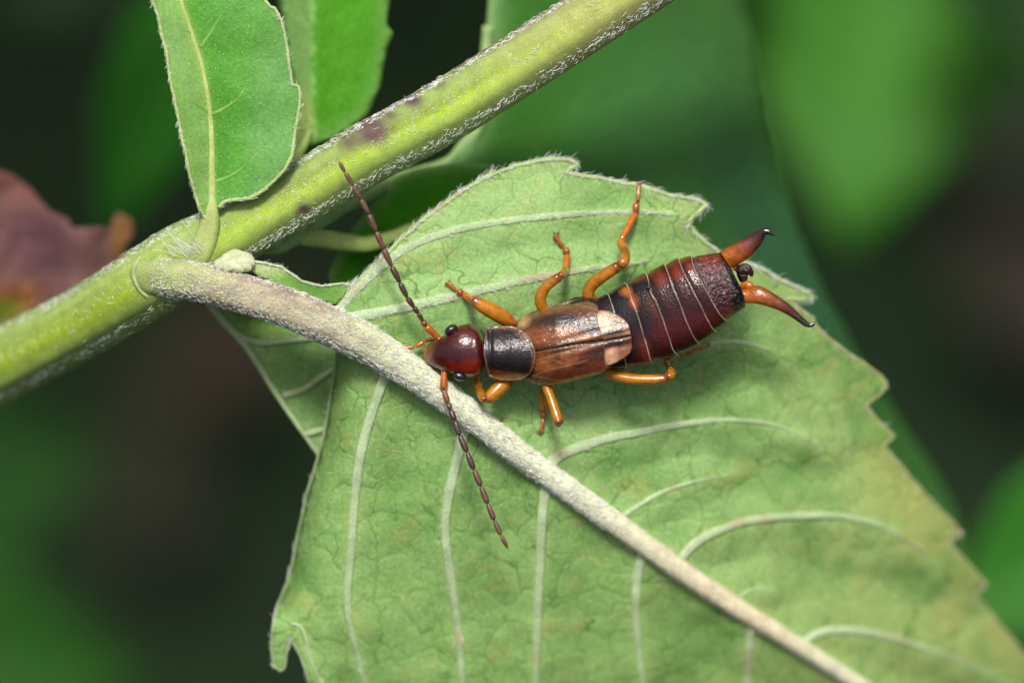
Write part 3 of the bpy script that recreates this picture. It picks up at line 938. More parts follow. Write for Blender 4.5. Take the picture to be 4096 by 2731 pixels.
# ---- pale axillary bud and the long hairs at the node
bud_parts = []
for dx, dy, k, zz0 in ((0, 0, 1.0, -.62), (-14, 8, .75, -.45), (16, 10, .7, -.5), (6, 14, .6, -.3)):
    tt = np.linspace(0, 1, 26)
    bpth = np.stack([506 + dx + 78 * tt * k, 607 + dy - 18 * np.sin(tt * 2.6) + 14 * tt, 24 * k * np.sqrt(np.clip(1 - (2 * tt - 1) ** 2, .01, 1))], -1)
    q = F(bpth[:, :2] * V, np.full(26, zz0))
    bud_parts.append(tube(q, bpth[:, 2] * V / 100, 20, .8, lambda t, i: 1 + .10 * math.cos(5 * t + i * .2) + .05 * math.sin(i * .7)))
v, f = merge(*bud_parts)
bud = build('bud', v, f, MAT_PETIOLE, plant, None, np.tile(lin((196, 204, 164)), (len(v), 1)), label='small whitish axillary bud above the petiole')
nh = 46
r0 = FV(np.stack([rng.uniform(395, 470, nh), rng.uniform(565, 592, nh)], -1), rng.uniform(-1.0, -.3, nh))
nr = np.tile(np.array((-.72, .62, .35)), (nh, 1)) + rng.normal(0, .12, (nh, 3)); nr /= np.linalg.norm(nr, axis=1)[:, None]
sd_ = np.cross(nr, rng.normal(0, 1, (nh, 3))); sd_ /= np.linalg.norm(sd_, axis=1)[:, None]
v, f = hair_mesh(r0, nr, sd_, rng.uniform(.5, 1.25, nh), .013, .1, .35, 6)
build('node_hair', v, f, MAT_HAIR, plant, stem, kind='stuff')
# raised collar where the petiole leaves the stem
path_tube([(346, 578), (320, 594), (309, 618), (311, 645), (326, 670), (352, 688), (392, 698)], [-1.72, -1.5, -1.4, -1.4, -1.45, -1.72, -2.2], (.05, .09, .09, .07), 40, 'petiole_collar', MAT_PETIOLE, plant, stem, (170, 178, 120))

# ================================================================== THE EARWIG
ear = Thing('earwig', 'reddish brown earwig with open forceps standing on the pale leaf', 'earwig', F((2260, 1400), -2.6))


def pt_frames(P):
    """parallel-transport frames, for limbs that turn any way"""
    T = np.gradient(P, axis=0); T /= np.linalg.norm(T, axis=1)[:, None] + 1e-12
    A = np.zeros_like(P)
    a = np.cross((.3, .2, 1.0), T[0]); A[0] = a / np.linalg.norm(a)
    for i in range(1, len(P)):
        a = A[i - 1] - (A[i - 1] @ T[i]) * T[i]
        A[i] = a / (np.linalg.norm(a) + 1e-12)
    return T, A, np.cross(T, A)


def limb(pts, n=22, sides=14, flat=1.0, round_a=1.0, round_b=1.0):
    """pts: (px, py, z, r) -> rounded tapering segment in frame mm; returns verts, faces, path, radii"""
    p = np.asarray(pts, float)
    q = np.c_[F(p[:, :2], p[:, 2]), p[:, 3]]
    q = spline(q, n, dims=3)
    P, R = q[:, :3], np.maximum(q[:, 3], .004)
    L = np.r_[0, np.cumsum(np.linalg.norm(np.diff(P, axis=0), axis=1))]
    for d, on in ((L, round_a), (L[-1] - L, round_b)):
        if on:
            k = np.clip(d / np.maximum(R * .9 * on, 1e-6), 0, 1)
            R = R * np.maximum(np.sqrt(np.clip(1 - (1 - k) ** 2, 0, 1)), 1 - .88 * min(on, 1))
    T, A, B = pt_frames(P)
    th = np.arange(sides) * 2 * math.pi / sides
    v = P[:, None] + R[:, None, None] * (np.cos(th)[None, :, None] * A[:, None] + flat * np.sin(th)[None, :, None] * B[:, None])
    v = v.reshape(-1, 3)
    i = np.arange(n - 1)[:, None] * sides; j = np.arange(sides)[None]; k = (j + 1) % sides
    f = np.stack([i + j, i + k, i + sides + k, i + sides + j], -1).reshape(-1, 4).tolist()
    a = len(v); v = np.vstack([v, P[0], P[-1]]); b = (n - 1) * sides
    f += [((q + 1) % sides, q, a) for q in range(sides)] + [(b + q, b + (q + 1) % sides, a + 1) for q in range(sides)]
    return v, f, P, R


def bristles(P, R, n, length, rad=.006):
    T, A, B = pt_frames(P)
    i = rng.integers(1, len(P) - 1, n); th = rng.uniform(0, 2 * math.pi, n)
    nor = np.cos(th)[:, None] * A[i] + np.sin(th)[:, None] * B[i]
    return hair_mesh(P[i] + nor * R[i][:, None] * .96, nor, T[i], length * rng.uniform(.5, 1.3, n), rad, .6, .2, 3)


# ---- body: one continuous loft from mouth to tail
RIMS = [[(2424, 1174), (2436, 1181), (2445, 1206), (2455, 1238), (2475, 1320), (2495, 1400), (2503, 1440), (2506, 1477)],
        [(2497, 1129), (2510, 1139), (2520, 1167), (2525, 1195), (2539, 1227), (2557, 1276), (2574, 1336), (2588, 1381), (2599, 1424), (2603, 1441), (2613, 1459)],
        [(2580, 1089), (2589, 1097), (2596, 1125), (2599, 1146), (2606, 1178), (2624, 1203), (2641, 1245), (2655, 1280), (2666, 1318), (2680, 1353), (2688, 1385), (2696, 1404), (2718, 1425)],
        [(2657, 1055), (2667, 1073), (2678, 1104), (2687, 1132), (2696, 1160), (2715, 1199), (2729, 1234), (2739, 1266), (2753, 1297), (2767, 1329), (2785, 1360), (2803, 1381)],
        [(2711, 1031), (2722, 1052), (2732, 1080), (2746, 1111), (2764, 1143), (2781, 1178), (2803, 1217), (2820, 1255), (2838, 1290), (2852, 1315), (2869, 1329)],
        [(2766, 1022), (2771, 1048), (2780, 1076), (2792, 1104), (2810, 1132), (2827, 1164), (2845, 1196), (2862, 1227), (2880, 1255), (2897, 1276), (2915, 1283)],
        [(2884, 1011), (2899, 1034), (2925, 1073), (2946, 1118), (2964, 1153), (2978, 1189), (2982, 1226)]]
NR = 56                                   # points round a ring; the first half is the back
TH = np.arange(NR) * 2 * math.pi / NR
VV = (1 - np.cos(TH)) / 2
VV = np.where(TH <= math.pi, VV, VV)


def curve_at(poly, vv):
    p = np.asarray(poly, float)
    d = np.r_[0, np.cumsum(np.linalg.norm(np.diff(p, axis=0), axis=1))]; d /= d[-1]
    return np.stack([np.interp(vv, d, p[:, 0]), np.interp(vv, d, p[:, 1])], -1)


rings, rmat, rpx = [], [], []


def ring_(curve, zc, hd, hv, ex=.85, scale=1.0, mat=0, dz=0.0):
    cpts = curve_at(curve, VV)
    chord = np.asarray(curve[0]) + VV[:, None] * (np.asarray(curve[-1]) - np.asarray(curve[0]))
    back = (np.sin(TH) >= -1e-9)
    k = np.clip(-np.sin(TH) * 2.0, 0, 1)[:, None]
    p = np.where(back[:, None], cpts, cpts * (1 - k) + chord * k)
    mid_ = chord.mean(0)
    p = mid_ + (p - mid_) * scale
    s = np.sin(TH)
    z = zc + dz + np.where(s >= 0, hd * scale * np.abs(s) ** ex, -hv * scale * np.abs(s) ** ex)
    rings.append(F(p, z)); rmat.append(mat); rpx.append(p)


# material slots: 0 head, 1 thorax, 2 abdomen, 3 pale rim, 4 tail
for T_, B_, zc, hd, hv in [((1703, 1397), (1700, 1424), -1.45, .10, .10), ((1707, 1386), (1701, 1434), -1.42, .25, .22), ((1714, 1374), (1706, 1446), -1.38, .38, .35), ((1728, 1365), (1720, 1459), -1.33, .50, .5), ((1750, 1354), (1738, 1470), -1.28, .62, .6), ((1766, 1345), (1754, 1477), -1.25, .68, .62), ((1780, 1336), (1768, 1483), -1.22, .76, .65),
                           ((1810, 1312), (1800, 1493), -1.2, .88, .7), ((1838, 1299), (1835, 1502), -1.2, .96, .7), ((1870, 1294), (1870, 1510), -1.2, 1.0, .7), ((1888, 1298), (1890, 1510), -1.2, .955, .7), ((1897, 1302), (1899, 1509), -1.2, .96, .67), ((1905, 1308), (1907, 1506), -1.2, .965, .65),
                           ((1915, 1318), (1920, 1500), -1.2, .90, .6), ((1924, 1333), (1930, 1488), -1.2, .80, .55), ((1930, 1350), (1936, 1474), -1.2, .62, .45)]:
    ring_([T_, B_], zc, hd, hv, .8)
for T_, B_, zc, hd, hv in [((1937, 1352), (1942, 1470), -1.2, .6, .45), ((1950, 1350), (1954, 1472), -1.2, .58, .45), ((1985, 1345), (1988, 1486), -1.2, .5, .5), ((2050, 1338), (2055, 1492), -1.2, .58, .6),
                           ((2110, 1322), (2118, 1496), -1.2, .62, .7), ((2165, 1296), (2185, 1505), -1.2, .68, .8), ((2215, 1262), (2255, 1512), -1.2, .75, .85), ((2252, 1212), (2300, 1505), -1.25, .8, .85),
                           ((2300, 1187), (2345, 1500), -1.28, .82, .85), ((2345, 1184), (2395, 1492), -1.28, .85, .85), ((2375, 1190), (2430, 1486), -1.28, .88, .85)]:
    ring_([T_, B_], zc, hd, hv, .8, mat=1)
ZC = [-1.28, -1.25, -1.2, -1.15, -1.1, -1.05, -1.0]
HD = [.98, 1.08, 1.15, 1.18, 1.14, 1.05, .88]
HV = [.85, .9, .95, .95, .9, .85, .7]
RS = [np.stack([curve_at(c, np.linspace(0, 1, 25))[:, k] for k in (0, 1)], -1) for c in RIMS]
first = np.stack([curve_at([(2385, 1190), (2440, 1484)], np.linspace(0, 1, 25))[:, k] for k in (0, 1)], -1)
for s_i in range(7):
    A_, za, ha, va = (first, -1.28, .9, .85) if s_i == 0 else (RS[s_i - 1], ZC[s_i - 1], HD[s_i - 1], HV[s_i - 1])
    B_, zb_, hb, vb = RS[s_i], ZC[s_i], HD[s_i], HV[s_i]
    L_ = np.linalg.norm(B_.mean(0) - A_.mean(0))
    band = 2.8 / L_
    tail = s_i == 6
    m_ = 4 if tail else 2
    steps = [(-.02, .945, m_), (.05, .955, m_), (.2, .978, m_), (.42, .992, m_), (.62, .998, m_), (.8, 1.003, m_), (1 - band - .01, 1.006, m_)]
    steps += [(1 - band, 1.008, m_ if tail else 3), (1.0, 1.010, 2)] if not tail else [(.93, 1.012, 4), (1.0, 1.0, 4), (1.01, .96, 4)]
    for t, sc_, m in steps:
        ring_((A_ * (1 - t) + B_ * t).tolist(), za * (1 - t) + zb_ * t, ha * (1 - t) + hb * t, va * (1 - t) + vb * t, .8, sc_, m)
for sc_, dx in ((.86, -4), (.6, -14), (.25, -22), (.03, -24)):
    ring_((RS[6] + np.array((dx * .9, -dx * .45)) ).tolist(), -1.0, .88, .7, .8, sc_, 4)
bv_ = np.vstack(rings); pxs = np.vstack(rpx)
fb, fm = [], []
for a in range(len(rings) - 1):
    for j in range(NR):
        k = (j + 1) % NR
        fb.append((a * NR + j, (a + 1) * NR + j, (a + 1) * NR + k, a * NR + k)); fm.append(rmat[a])
fb.append(tuple(range(NR))); fm.append(0)
fb.append(tuple(reversed(range((len(rings) - 1) * NR, len(rings) * NR)))); fm.append(4)
rm = np.repeat(rmat, NR)
cb = np.tile(lin((46, 13, 13)), (len(bv_), 1))
cb[rm == 0] = lin((66, 13, 8))
cb[rm == 1] = lin((34, 22, 16))
cb[rm == 4] = lin((56, 14, 16))
head_px = blend(cb, pxs, [(1712, 1410, 22, 40, 10, (118, 76, 44), .9), (1736, 1412, 12, 50, 12, (52, 24, 14), .8), (1790, 1405, 70, 45, 10, (46, 10, 8), .8), (1880, 1470, 45, 30, -20, (128, 26, 8), .8), (1815, 1470, 35, 22, 20, (120, 18, 8), .7), (1850, 1330, 50, 30, 0, (78, 22, 24), .6)])
cb = np.where((rm == 0)[:, None], head_px, cb)
abd_px = blend(cb, pxs, [(2475, 1240, 80, 150, -15, (18, 14, 17), .98), (2550, 1150, 60, 70, 20, (16, 13, 16), .95), (2570, 1260, 34, 120, -18, (22, 15, 17), .85), (2620, 1205, 22, 120, -22, (24, 14, 16), .7), (2700, 1190, 18, 120, -24, (26, 14, 16), .6), (2480, 1440, 60, 50, 0, (30, 16, 14), .8),
                         (2505, 1165, 20, 18, 20, (176, 104, 28), .9), (2532, 1205, 14, 34, -15, (168, 84, 22), .8), (2640, 1112, 24, 34, -25, (122, 44, 12), .8), (2625, 1100, 14, 50, -15, (84, 38, 12), .6), (2708, 1092, 24, 30, -25, (120, 38, 10), .75), (2762, 1070, 16, 26, -25, (120, 42, 12), .7), (2618, 1240, 13, 60, -22, (84, 34, 14), .7),
                         (2570, 1105, 60, 14, -25, (92, 62, 26), .8), (2720, 1045, 60, 12, -22, (104, 52, 18), .8), (2650, 1330, 50, 50, 0, (78, 22, 20), .7), (2740, 1300, 50, 60, 0, (72, 20, 20), .7), (2830, 1290, 60, 50, 0, (78, 24, 22), .6), (2580, 1400, 22, 60, -15, (104, 42, 24), .7), (2830, 1030, 60, 14, -3, (112, 44, 18), .8)])
cb = np.where((rm == 2)[:, None], abd_px, cb)
tail_px = blend(cb, pxs, [(2938, 1125, 22, 110, -25, (10, 7, 8), .95), (2955, 1210, 30, 40, 0, (16, 9, 9), .9), (2840, 1035, 60, 20, 0, (120, 34, 12), .7), (2900, 1265, 40, 22, -40, (110, 36, 22), .7), (2850, 1060, 40, 40, 0, (104, 26, 14), .5)])
cb = np.where((rm == 4)[:, None], tail_px, cb)
rim_c = lin((180, 166, 148)) * (.12 + .95 * fbm(pxs, .03, 77))[:, None]  # painted noise stands in for lit and unlit stretches of the rim
cb[rm == 3] = rim_c[rm == 3]
# second edge of the pale rim
rim_next = np.r_[np.zeros(NR, bool), (rm == 3)[:-NR]]
cb[rim_next] = rim_c[rim_next]
body = build('body', bv_, fb, [MAT_HEAD, MAT_THORAX, MAT_ABD, MAT_RIM, MAT_TAIL], ear, None, cb, fm, label='dark red head and banded glossy abdomen')
for p_ in ((2592, 1152), (2691, 1404)):                      # the little tubercles on the flank
    zt = -.35 if p_[1] < 1300 else -.75
    v, f, P, R = limb([(p_[0] - 9, p_[1] + 3, zt, .03), (p_[0], p_[1], zt + .08, .09), (p_[0] + 9, p_[1] - 4, zt, .05)], 12, 10)
    build('tubercle', v, f, MAT_TAIL, ear, body, np.tile(lin((22, 14, 15)), (len(v), 1)))

# ---- eyes
def ellipsoid(c, rx, ry, rz, ang, n=20):
    u = np.linspace(0, math.pi, n); w = np.arange(2 * n) * math.pi / n
    g = np.stack([np.outer(np.cos(u), np.ones(2 * n)), np.outer(np.sin(u), np.cos(w)), np.outer(np.sin(u), np.sin(w))], -1).reshape(-1, 3) * (rx, ry, rz)
    ca, sa = math.cos(ang), math.sin(ang)
    g = np.stack([g[:, 0] * ca - g[:, 1] * sa, g[:, 0] * sa + g[:, 1] * ca, g[:, 2]], -1) + c
    f = [(a * 2 * n + b, a * 2 * n + (b + 1) % (2 * n), (a + 1) * 2 * n + (b + 1) % (2 * n), (a + 1) * 2 * n + b) for a in range(n - 1) for b in range(2 * n)]
    return g, [q[::-1] for q in f]


for p_, z_, a_ in (((1804, 1319), -.72, .62), ((1838, 1504), -.92, -.30)):
    v, f = ellipsoid(F(p_, z_), .29, .20, .27, a_)
    build('eye', v, f, MAT_EYE, ear, None, np.tile(lin((22, 24, 30)), (len(v), 1)))

# ---- shield behind the head (pronotum)
shield = np.array([(1944, 1309), (1967, 1306), (2014, 1303), (2053, 1305), (2078, 1316), (2107, 1338), (2126, 1370), (2139, 1405), (2139, 1437), (2132, 1469), (2116, 1497), (2097, 1513), (2072, 1521),
                   (2030, 1523), (1983, 1517), (1957, 1504), (1954, 1485), (1944, 1453), (1936, 1411), (1938, 1373), (1944, 1341), (1942, 1322)], float)
sh_s = spline(np.vstack([shield, shield[:1]]), 140)[:-1]


def z_shield(p):
    q = p.reshape(-1, 2)
    d, _ = dist_poly(q, np.vstack([sh_s, sh_s[:1]]))
    y = (q[:, 1] - 1412) / 112
    z = -.10 - .58 * y * y - .05 * ((q[:, 0] - 2030) / 100) ** 2
    z = z + .10 * np.exp(-((q[:, 1] - 1412) / 60) ** 2 - ((q[:, 0] - 1995) / 50) ** 2)
    z = z + .05 * np.exp(-(d / 4.0) ** 2)                     # turned-up rim
    z = z - .06 * np.exp(-((q[:, 0] - 1962) / 6) ** 2) * (np.abs(y) < .8)   # groove behind the front rim
    return z.reshape(p.shape[:-1])


v, f, p = cdt_blade(sh_s, 5.5, z_shield)
d, _ = dist_poly(p, np.vstack([sh_s, sh_s[:1]]))
cs_ = np.tile(lin((26, 17, 16)), (len(p), 1))
cs_ = blend(cs_, p, [(2030, 1308, 90, 13, 3, (92, 70, 46), .9), (2085, 1332, 46, 17, 38, (92, 62, 38), .85), (2035, 1514, 95, 19, 0, (140, 106, 66), .95), (1990, 1490, 60, 10, 4, (104, 50, 16), .8), (2132, 1430, 8, 80, 0, (76, 52, 34), .8)])
w = (np.exp(-(d / 3.0) ** 2) * .45)[:, None]
cs_ = cs_ * (1 - w) + lin((150, 118, 84)) * w
build('shield', v, f, MAT_SHIELD, ear, None, cs_, thick=.06, label='black-brown shield with translucent tan edges')

# ---- wing cases and folded wing tips
SUT0, SUT1 = np.array((2138., 1405.)), np.array((2515., 1343.))
sdir = (SUT1 - SUT0) / np.linalg.norm(SUT1 - SUT0); snor = np.array((-sdir[1], sdir[0]))


def z_wing(p, off=0.0):
    q = p.reshape(-1, 2) - SUT0
    a, b = q @ sdir, q @ snor
    hw = np.interp(a, [-40, 0, 120, 260, 380], [128, 138, 158, 160, 150])
    k = np.clip(np.abs(b) / (hw * 1.06), 0, .985)
    z = np.interp(a, [-60, 0, 40, 100, 200, 380], [-.55, -.36, -.16, .0, .05, .02]) - 1.12 * (1 - np.sqrt(1 - k * k))
    z = z - .06 * np.exp(-(b / 4) ** 2)
    z = z + .02 * np.sin(b / 7.0 + a / 60) * np.exp(-(b / 60) ** 2)
    return z.reshape(p.shape[:-1]) + off


case_u = np.array([(2066, 1303), (2074, 1284), (2094, 1262), (2122, 1249), (2157, 1236), (2205, 1223), (2237, 1215), (2269, 1204), (2310, 1198), (2349, 1203), (2377, 1214), (2393, 1230), (2391, 1243),
                   (2388, 1265), (2392, 1287), (2400, 1316), (2409, 1341), (2414, 1359), (2365, 1366), (2301, 1374), (2240, 1385), (2190, 1394), (2120, 1408), (2085, 1412), (2070, 1360)], float)
case_l = np.array([(2085, 1414), (2120, 1410), (2190, 1397), (2240, 1388), (2301, 1377), (2365, 1369), (2415, 1362), (2419, 1380), (2419, 1405), (2417, 1431), (2422, 1456), (2429, 1465), (2437, 1470), (2428, 1478), (2403, 1495),
                   (2349, 1511), (2269, 1530), (2205, 1543), (2167, 1547), (2135, 1541), (2110, 1527), (2092, 1512), (2080, 1470)], float)
tip_u = np.array([(2372, 1246), (2390, 1241), (2413, 1241), (2444, 1246), (2476, 1262), (2502, 1281), (2516, 1300), (2521, 1325), (2524, 1338), (2492, 1345), (2414, 1361), (2380, 1362), (2365, 1300)], float)
tip_l = np.array([(2380, 1368), (2416, 1364), (2492, 1349), (2525, 1343), (2528, 1373), (2529, 1392), (2518, 1415), (2492, 1437), (2460, 1453), (2432, 1464), (2400, 1466), (2375, 1420)], float)
for poly, off, blobs, base, nm, lab in (
        (tip_u, -.07, [(2415, 1290, 36, 44, 10, (196, 158, 122), 1.0), (2470, 1285, 34, 26, 40, (128, 100, 70), .8), (2440, 1331, 80, 9, -10, (24, 14, 14), .95), (2512, 1332, 14, 8, 0, (190, 140, 90), .6), (2500, 1300, 20, 20, 0, (96, 64, 44), .6)], (120, 92, 66), 'wing_tip', None),
        (tip_l, -.07, [(2447, 1426, 30, 40, 10, (198, 150, 116), 1.0), (2495, 1415, 34, 34, -30, (144, 96, 66), .8), (2450, 1376, 90, 14, -8, (36, 16, 14), .95), (2500, 1362, 40, 8, -8, (60, 34, 24), .8)], (110, 66, 44), 'wing_tip', None),
        (case_u, 0.0, [(2220, 1228, 160, 20, -14, (112, 92, 60), .9), (2330, 1215, 60, 22, 5, (108, 88, 62), .9), (2230, 1278, 150, 26, -8, (40, 30, 28), .9), (2310, 1300, 90, 28, 15, (36, 25, 28), .9), (2380, 1310, 22, 60, 10, (52, 38, 44), .7), (2350, 1265, 40, 16, 5, (112, 60, 34), .7),
                       (2265, 1325, 40, 24, -5, (156, 102, 58), .9), (2180, 1345, 40, 30, 0, (140, 78, 34), .8), (2330, 1345, 50, 14, 10, (146, 78, 28), .8), (2250, 1378, 150, 6, -8, (48, 24, 14), .8), (2205, 1330, 10, 20, 30, (70, 40, 26), .6), (2090, 1285, 30, 24, -30, (190, 160, 110), .8)], (124, 74, 36), 'wing_case', 'bronze-brown wing case with a dark streak'),  # last blob: glare on the front shoulder, painted as light tan
        (case_l, 0.0, [(2160, 1430, 40, 24, -20, (156, 92, 36), .8), (2175, 1465, 40, 26, -5, (160, 92, 46), .85), (2290, 1430, 56, 34, -15, (150, 86, 50), .85), (2225, 1430, 14, 30, 20, (84, 48, 24), .7), (2250, 1395, 140, 8, -10, (70, 38, 18), .8), (2340, 1440, 70, 24, -40, (66, 32, 26), .85), (2400, 1400, 24, 50, 0, (60, 30, 24), .8),
                       (2300, 1490, 140, 18, -13, (86, 42, 28), .7), (2380, 1465, 40, 22, -15, (108, 48, 28), .7), (2270, 1524, 170, 9, -14, (136, 120, 62), 1.0), (2120, 1528, 30, 12, 30, (140, 116, 56), .9), (2140, 1500, 30, 20, 0, (84, 56, 36), .7)], (112, 60, 32), 'wing_case', 'amber-brown wing case with a yellowish outer edge')):
    o_ = resample(poly, 5)
    v, f, p = cdt_blade(o_, 6.0, lambda q, off=off: z_wing(q, off))
    cw = blend(lin(base), p, blobs)
    if nm == 'wing_case':
        q = p - SUT0
        a, b = q @ sdir, q @ snor
        fold = (.55 * (fbm(np.stack([a * .012 + .02 * b, b * .14 + a * .012], -1), 1.0, 55) - .5) * 2 * np.exp(-(b / 90) ** 2))[:, None]
        cw = cw * (1 + fold)
        for ln in ([(2132, 1502), (2200, 1478), (2270, 1462), (2350, 1440)], [(2132, 1502), (2180, 1512), (2230, 1522)], [(2190, 1430), (2240, 1412), (2300, 1395), (2350, 1385)], [(2170, 1450), (2215, 1440), (2250, 1455)],
                   [(2210, 1310), (2250, 1325), (2290, 1345), (2320, 1362)], [(2200, 1330), (2235, 1345), (2262, 1340)], [(2150, 1370), (2220, 1362), (2300, 1352), (2380, 1350)], [(2300, 1215), (2340, 1226), (2385, 1238)]):
            dl, _ = dist_poly(p, np.array(ln, float)); wl = (np.exp(-(dl / 3.2) ** 2) * .5)[:, None]
            cw = cw * (1 - wl) + lin((186, 128, 70)) * wl
        d, _ = dist_poly(p, np.vstack([o_, o_[:1]])); w = (np.exp(-(d / 3.5) ** 2) * .4)[:, None]
        cw = cw * (1 - w) + lin((150, 118, 76)) * w
    build(nm, v, f, MAT_WING, ear, None, np.clip(cw * (.72 if nm == 'wing_case' else 1), 0, 1), thick=.05, label=lab)

# ---- forceps and the tail plate between them
def z42(pts, k=.3508, o=(2800, 850)):
    return [(a * k + o[0], b * k + o[1]) for a, b in pts]


fu = z42([(240, 570), (320, 522), (420, 470), (520, 410), (610, 338), (675, 268), (722, 224), (780, 226), (825, 248), (862, 274)])
ru = np.array([104, 116, 116, 110, 88, 66, 42, 29, 16, 4]) * .3508 / 100
zu = [-1.1, -1.05, -.95, -.85, -.75, -.65, -.55, -.5, -.48, -.46]
fl = z42([(440, 960), (560, 950), (650, 938), (750, 972), (850, 1018), (950, 1072), (1050, 1142), (1130, 1206), (1200, 1264), (1255, 1284), (1295, 1270), (1310, 1242)])
rl = np.array([80, 88, 106, 92, 78, 64, 50, 40, 33, 26, 19, 5]) * .3508 / 100
zl_ = [-1.1, -1.05, -1.0, -.95, -.95, -.95, -1.0, -1.0, -1.0, -1.0, -1.0, -1.0]
for pts, r_, z_, lab in ((fu, ru, zu, 'upper forceps arm, amber with a dark hooked tip'), (fl, rl, zl_, 'lower forceps arm, amber with a dark hooked tip')):
    v, f, P, R = limb([(a, b, z, r) for (a, b), z, r in zip(pts, z_, r_)], 60, 22, .62, 0, 0)
    t = np.r_[np.repeat(np.linspace(0, 1, 60), 22), 0, 1]
    cf = np.stack([np.interp(t, [0, .25, .5, .68, .8, 1], [lin(q)[k] for q in [(164, 92, 10), (148, 76, 8), (100, 42, 8), (58, 20, 10), (28, 13, 10), (18, 10, 9)]]) for k in range(3)], -1)
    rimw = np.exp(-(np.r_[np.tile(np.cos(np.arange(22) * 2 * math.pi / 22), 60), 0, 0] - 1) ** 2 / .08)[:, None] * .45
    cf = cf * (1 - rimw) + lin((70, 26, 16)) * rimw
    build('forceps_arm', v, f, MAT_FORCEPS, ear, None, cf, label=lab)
parts_ = [limb([(*q, z, r) for q, z, r in zip(z42(pp), zz_, rr_)], 16, 12, .8)[:2] for pp, zz_, rr_ in (
    ([(400, 660), (470, 650), (530, 640), (580, 690), (592, 735)], [-1.0, -.9, -.8, -.85, -.95], [.14, .22, .2, .13, .05]), ([(420, 720), (490, 700), (550, 690)], [-1.1, -1.0, -.9], [.2, .24, .12]), ([(450, 780), (500, 740), (540, 720)], [-1.2, -1.1, -1.0], [.15, .2, .1]))]
v, f = merge(*parts_)
build('tail_plate', v, f, MAT_TAIL, ear, None, np.tile(lin((48, 18, 18)), (len(v), 1)), label='small dark knobbed plate between the forceps arms')
parts_ = [limb([(*q, z, r) for q, z, r in zip(z42(pp), zz_, rr_)], 14, 12, .8)[:2] for pp, zz_, rr_ in (
    ([(370, 620), (420, 630), (460, 610)], [-1.2, -1.15, -1.1], [.12, .15, .1]), ([(470, 870), (520, 830), (570, 850), (600, 880)], [-1.2, -1.15, -1.1, -1.1], [.14, .2, .2, .12]))]
v, f = merge(*parts_)
build('joint_membrane', v, f, MAT_FORCEPS, ear, None, np.tile(lin((168, 92, 28)), (len(v), 1)))

# ---- antennae
def r7(pts):
    return [(1300 + a * .5419, 600 + b * .5419) for a, b in pts]


def r8(pts):
    return [(1700 + a * .5102, 1450 + b * .5102) for a, b in pts]


ant_u = r7([(842, 1392), (741, 1296), (722, 1262), (688, 1205), (655, 1160), (606, 1088), (553, 980), (492, 860), (432, 730), (378, 602), (323, 474), (266, 364), (208, 264), (150, 170), (102, 86)])
ant_l = r8([(150, 66), (145, 212), (180, 312), (200, 368), (232, 452), (270, 566), (328, 698), (382, 836), (437, 966), (491, 1102), (542, 1232), (593, 1348), (650, 1454)])
w_u = [.17, .13, .10, .11, .12, .125, .13, .13, .125, .12, .12, .105, .10, .085]
w_l = [.165, .115, .115, .125, .13, .135, .13, .13, .125, .12, .11, .09]
for pts, ws, z0, z1, tag in ((ant_u, w_u, -.95, .35, 'up the stem'), (ant_l, w_l, -1.0, -.9, 'down the leaf')):
    n_ = len(pts) - 1
    zs_ = [z0 + (z1 - z0) * (i / n_) ** .8 + .15 * math.sin(3.1 * i / n_) for i in range(n_ + 1)]
    root_o = None
    for i in range(n_):
        (a0, b0), (a1, b1) = pts[i], pts[i + 1]
        r_ = ws[i]
        sub = []
        prof = [(0, .52), (.12, .7), (.4, .95), (.7, 1.0), (.9, .88), (1.0, .6)] if i else [(0, .7), (.1, .72), (.4, .85), (.8, 1.0), (.97, .95)]
        if i == n_ - 1:
            prof = [(.03, .45), (.2, .8), (.5, 1.0), (.8, .75), (1.0, .35)]
        for t, k in prof:
            sub.append((a0 + (a1 - a0) * t, b0 + (b1 - b0) * t, zs_[i] + (zs_[i + 1] - zs_[i]) * t, r_ * k))
        v, f, P, R = limb(sub, 14, 12, 1.0, .5, .5)
        cc = (158, 82, 18) if i == 0 else (118, 64, 30) if i == 1 else (78, 50, 42) if i == 2 else (66, 45, 41) if i < 7 else (90, 62, 50)
        hv_, hf_ = bristles(P, R, 26, .055, .0045)
        mv_, mf_ = merge((v, f), (hv_, hf_.tolist()))
        cl = np.vstack([np.tile(lin(cc), (len(v), 1)), np.tile(lin((190, 150, 80)), (len(hv_), 1))])
        o = build('antenna' if i == 0 else 'antenna_segment', mv_, mf_, MAT_LEG if i == 0 else MAT_ANT, ear, root_o, cl)
        if i == 0:
            root_o = o
            o['label'] = 'long beaded brown antenna pointing ' + tag
# sockets of the antennae
for p_, z_ in (((1757, 1356), -.95), ((1776, 1482), -1.0)):
    v, f = ellipsoid(F(p_, z_), .13, .12, .13, 0, 10)
    build('antenna_socket', v, f, MAT_HEAD, ear, body, np.tile(lin((120, 60, 50)), (len(v), 1)))

# ---- palps and mouthparts
def r1(pts):
    return [(1600 + a * .3188, 1150 + b * .3188) for a, b in pts]


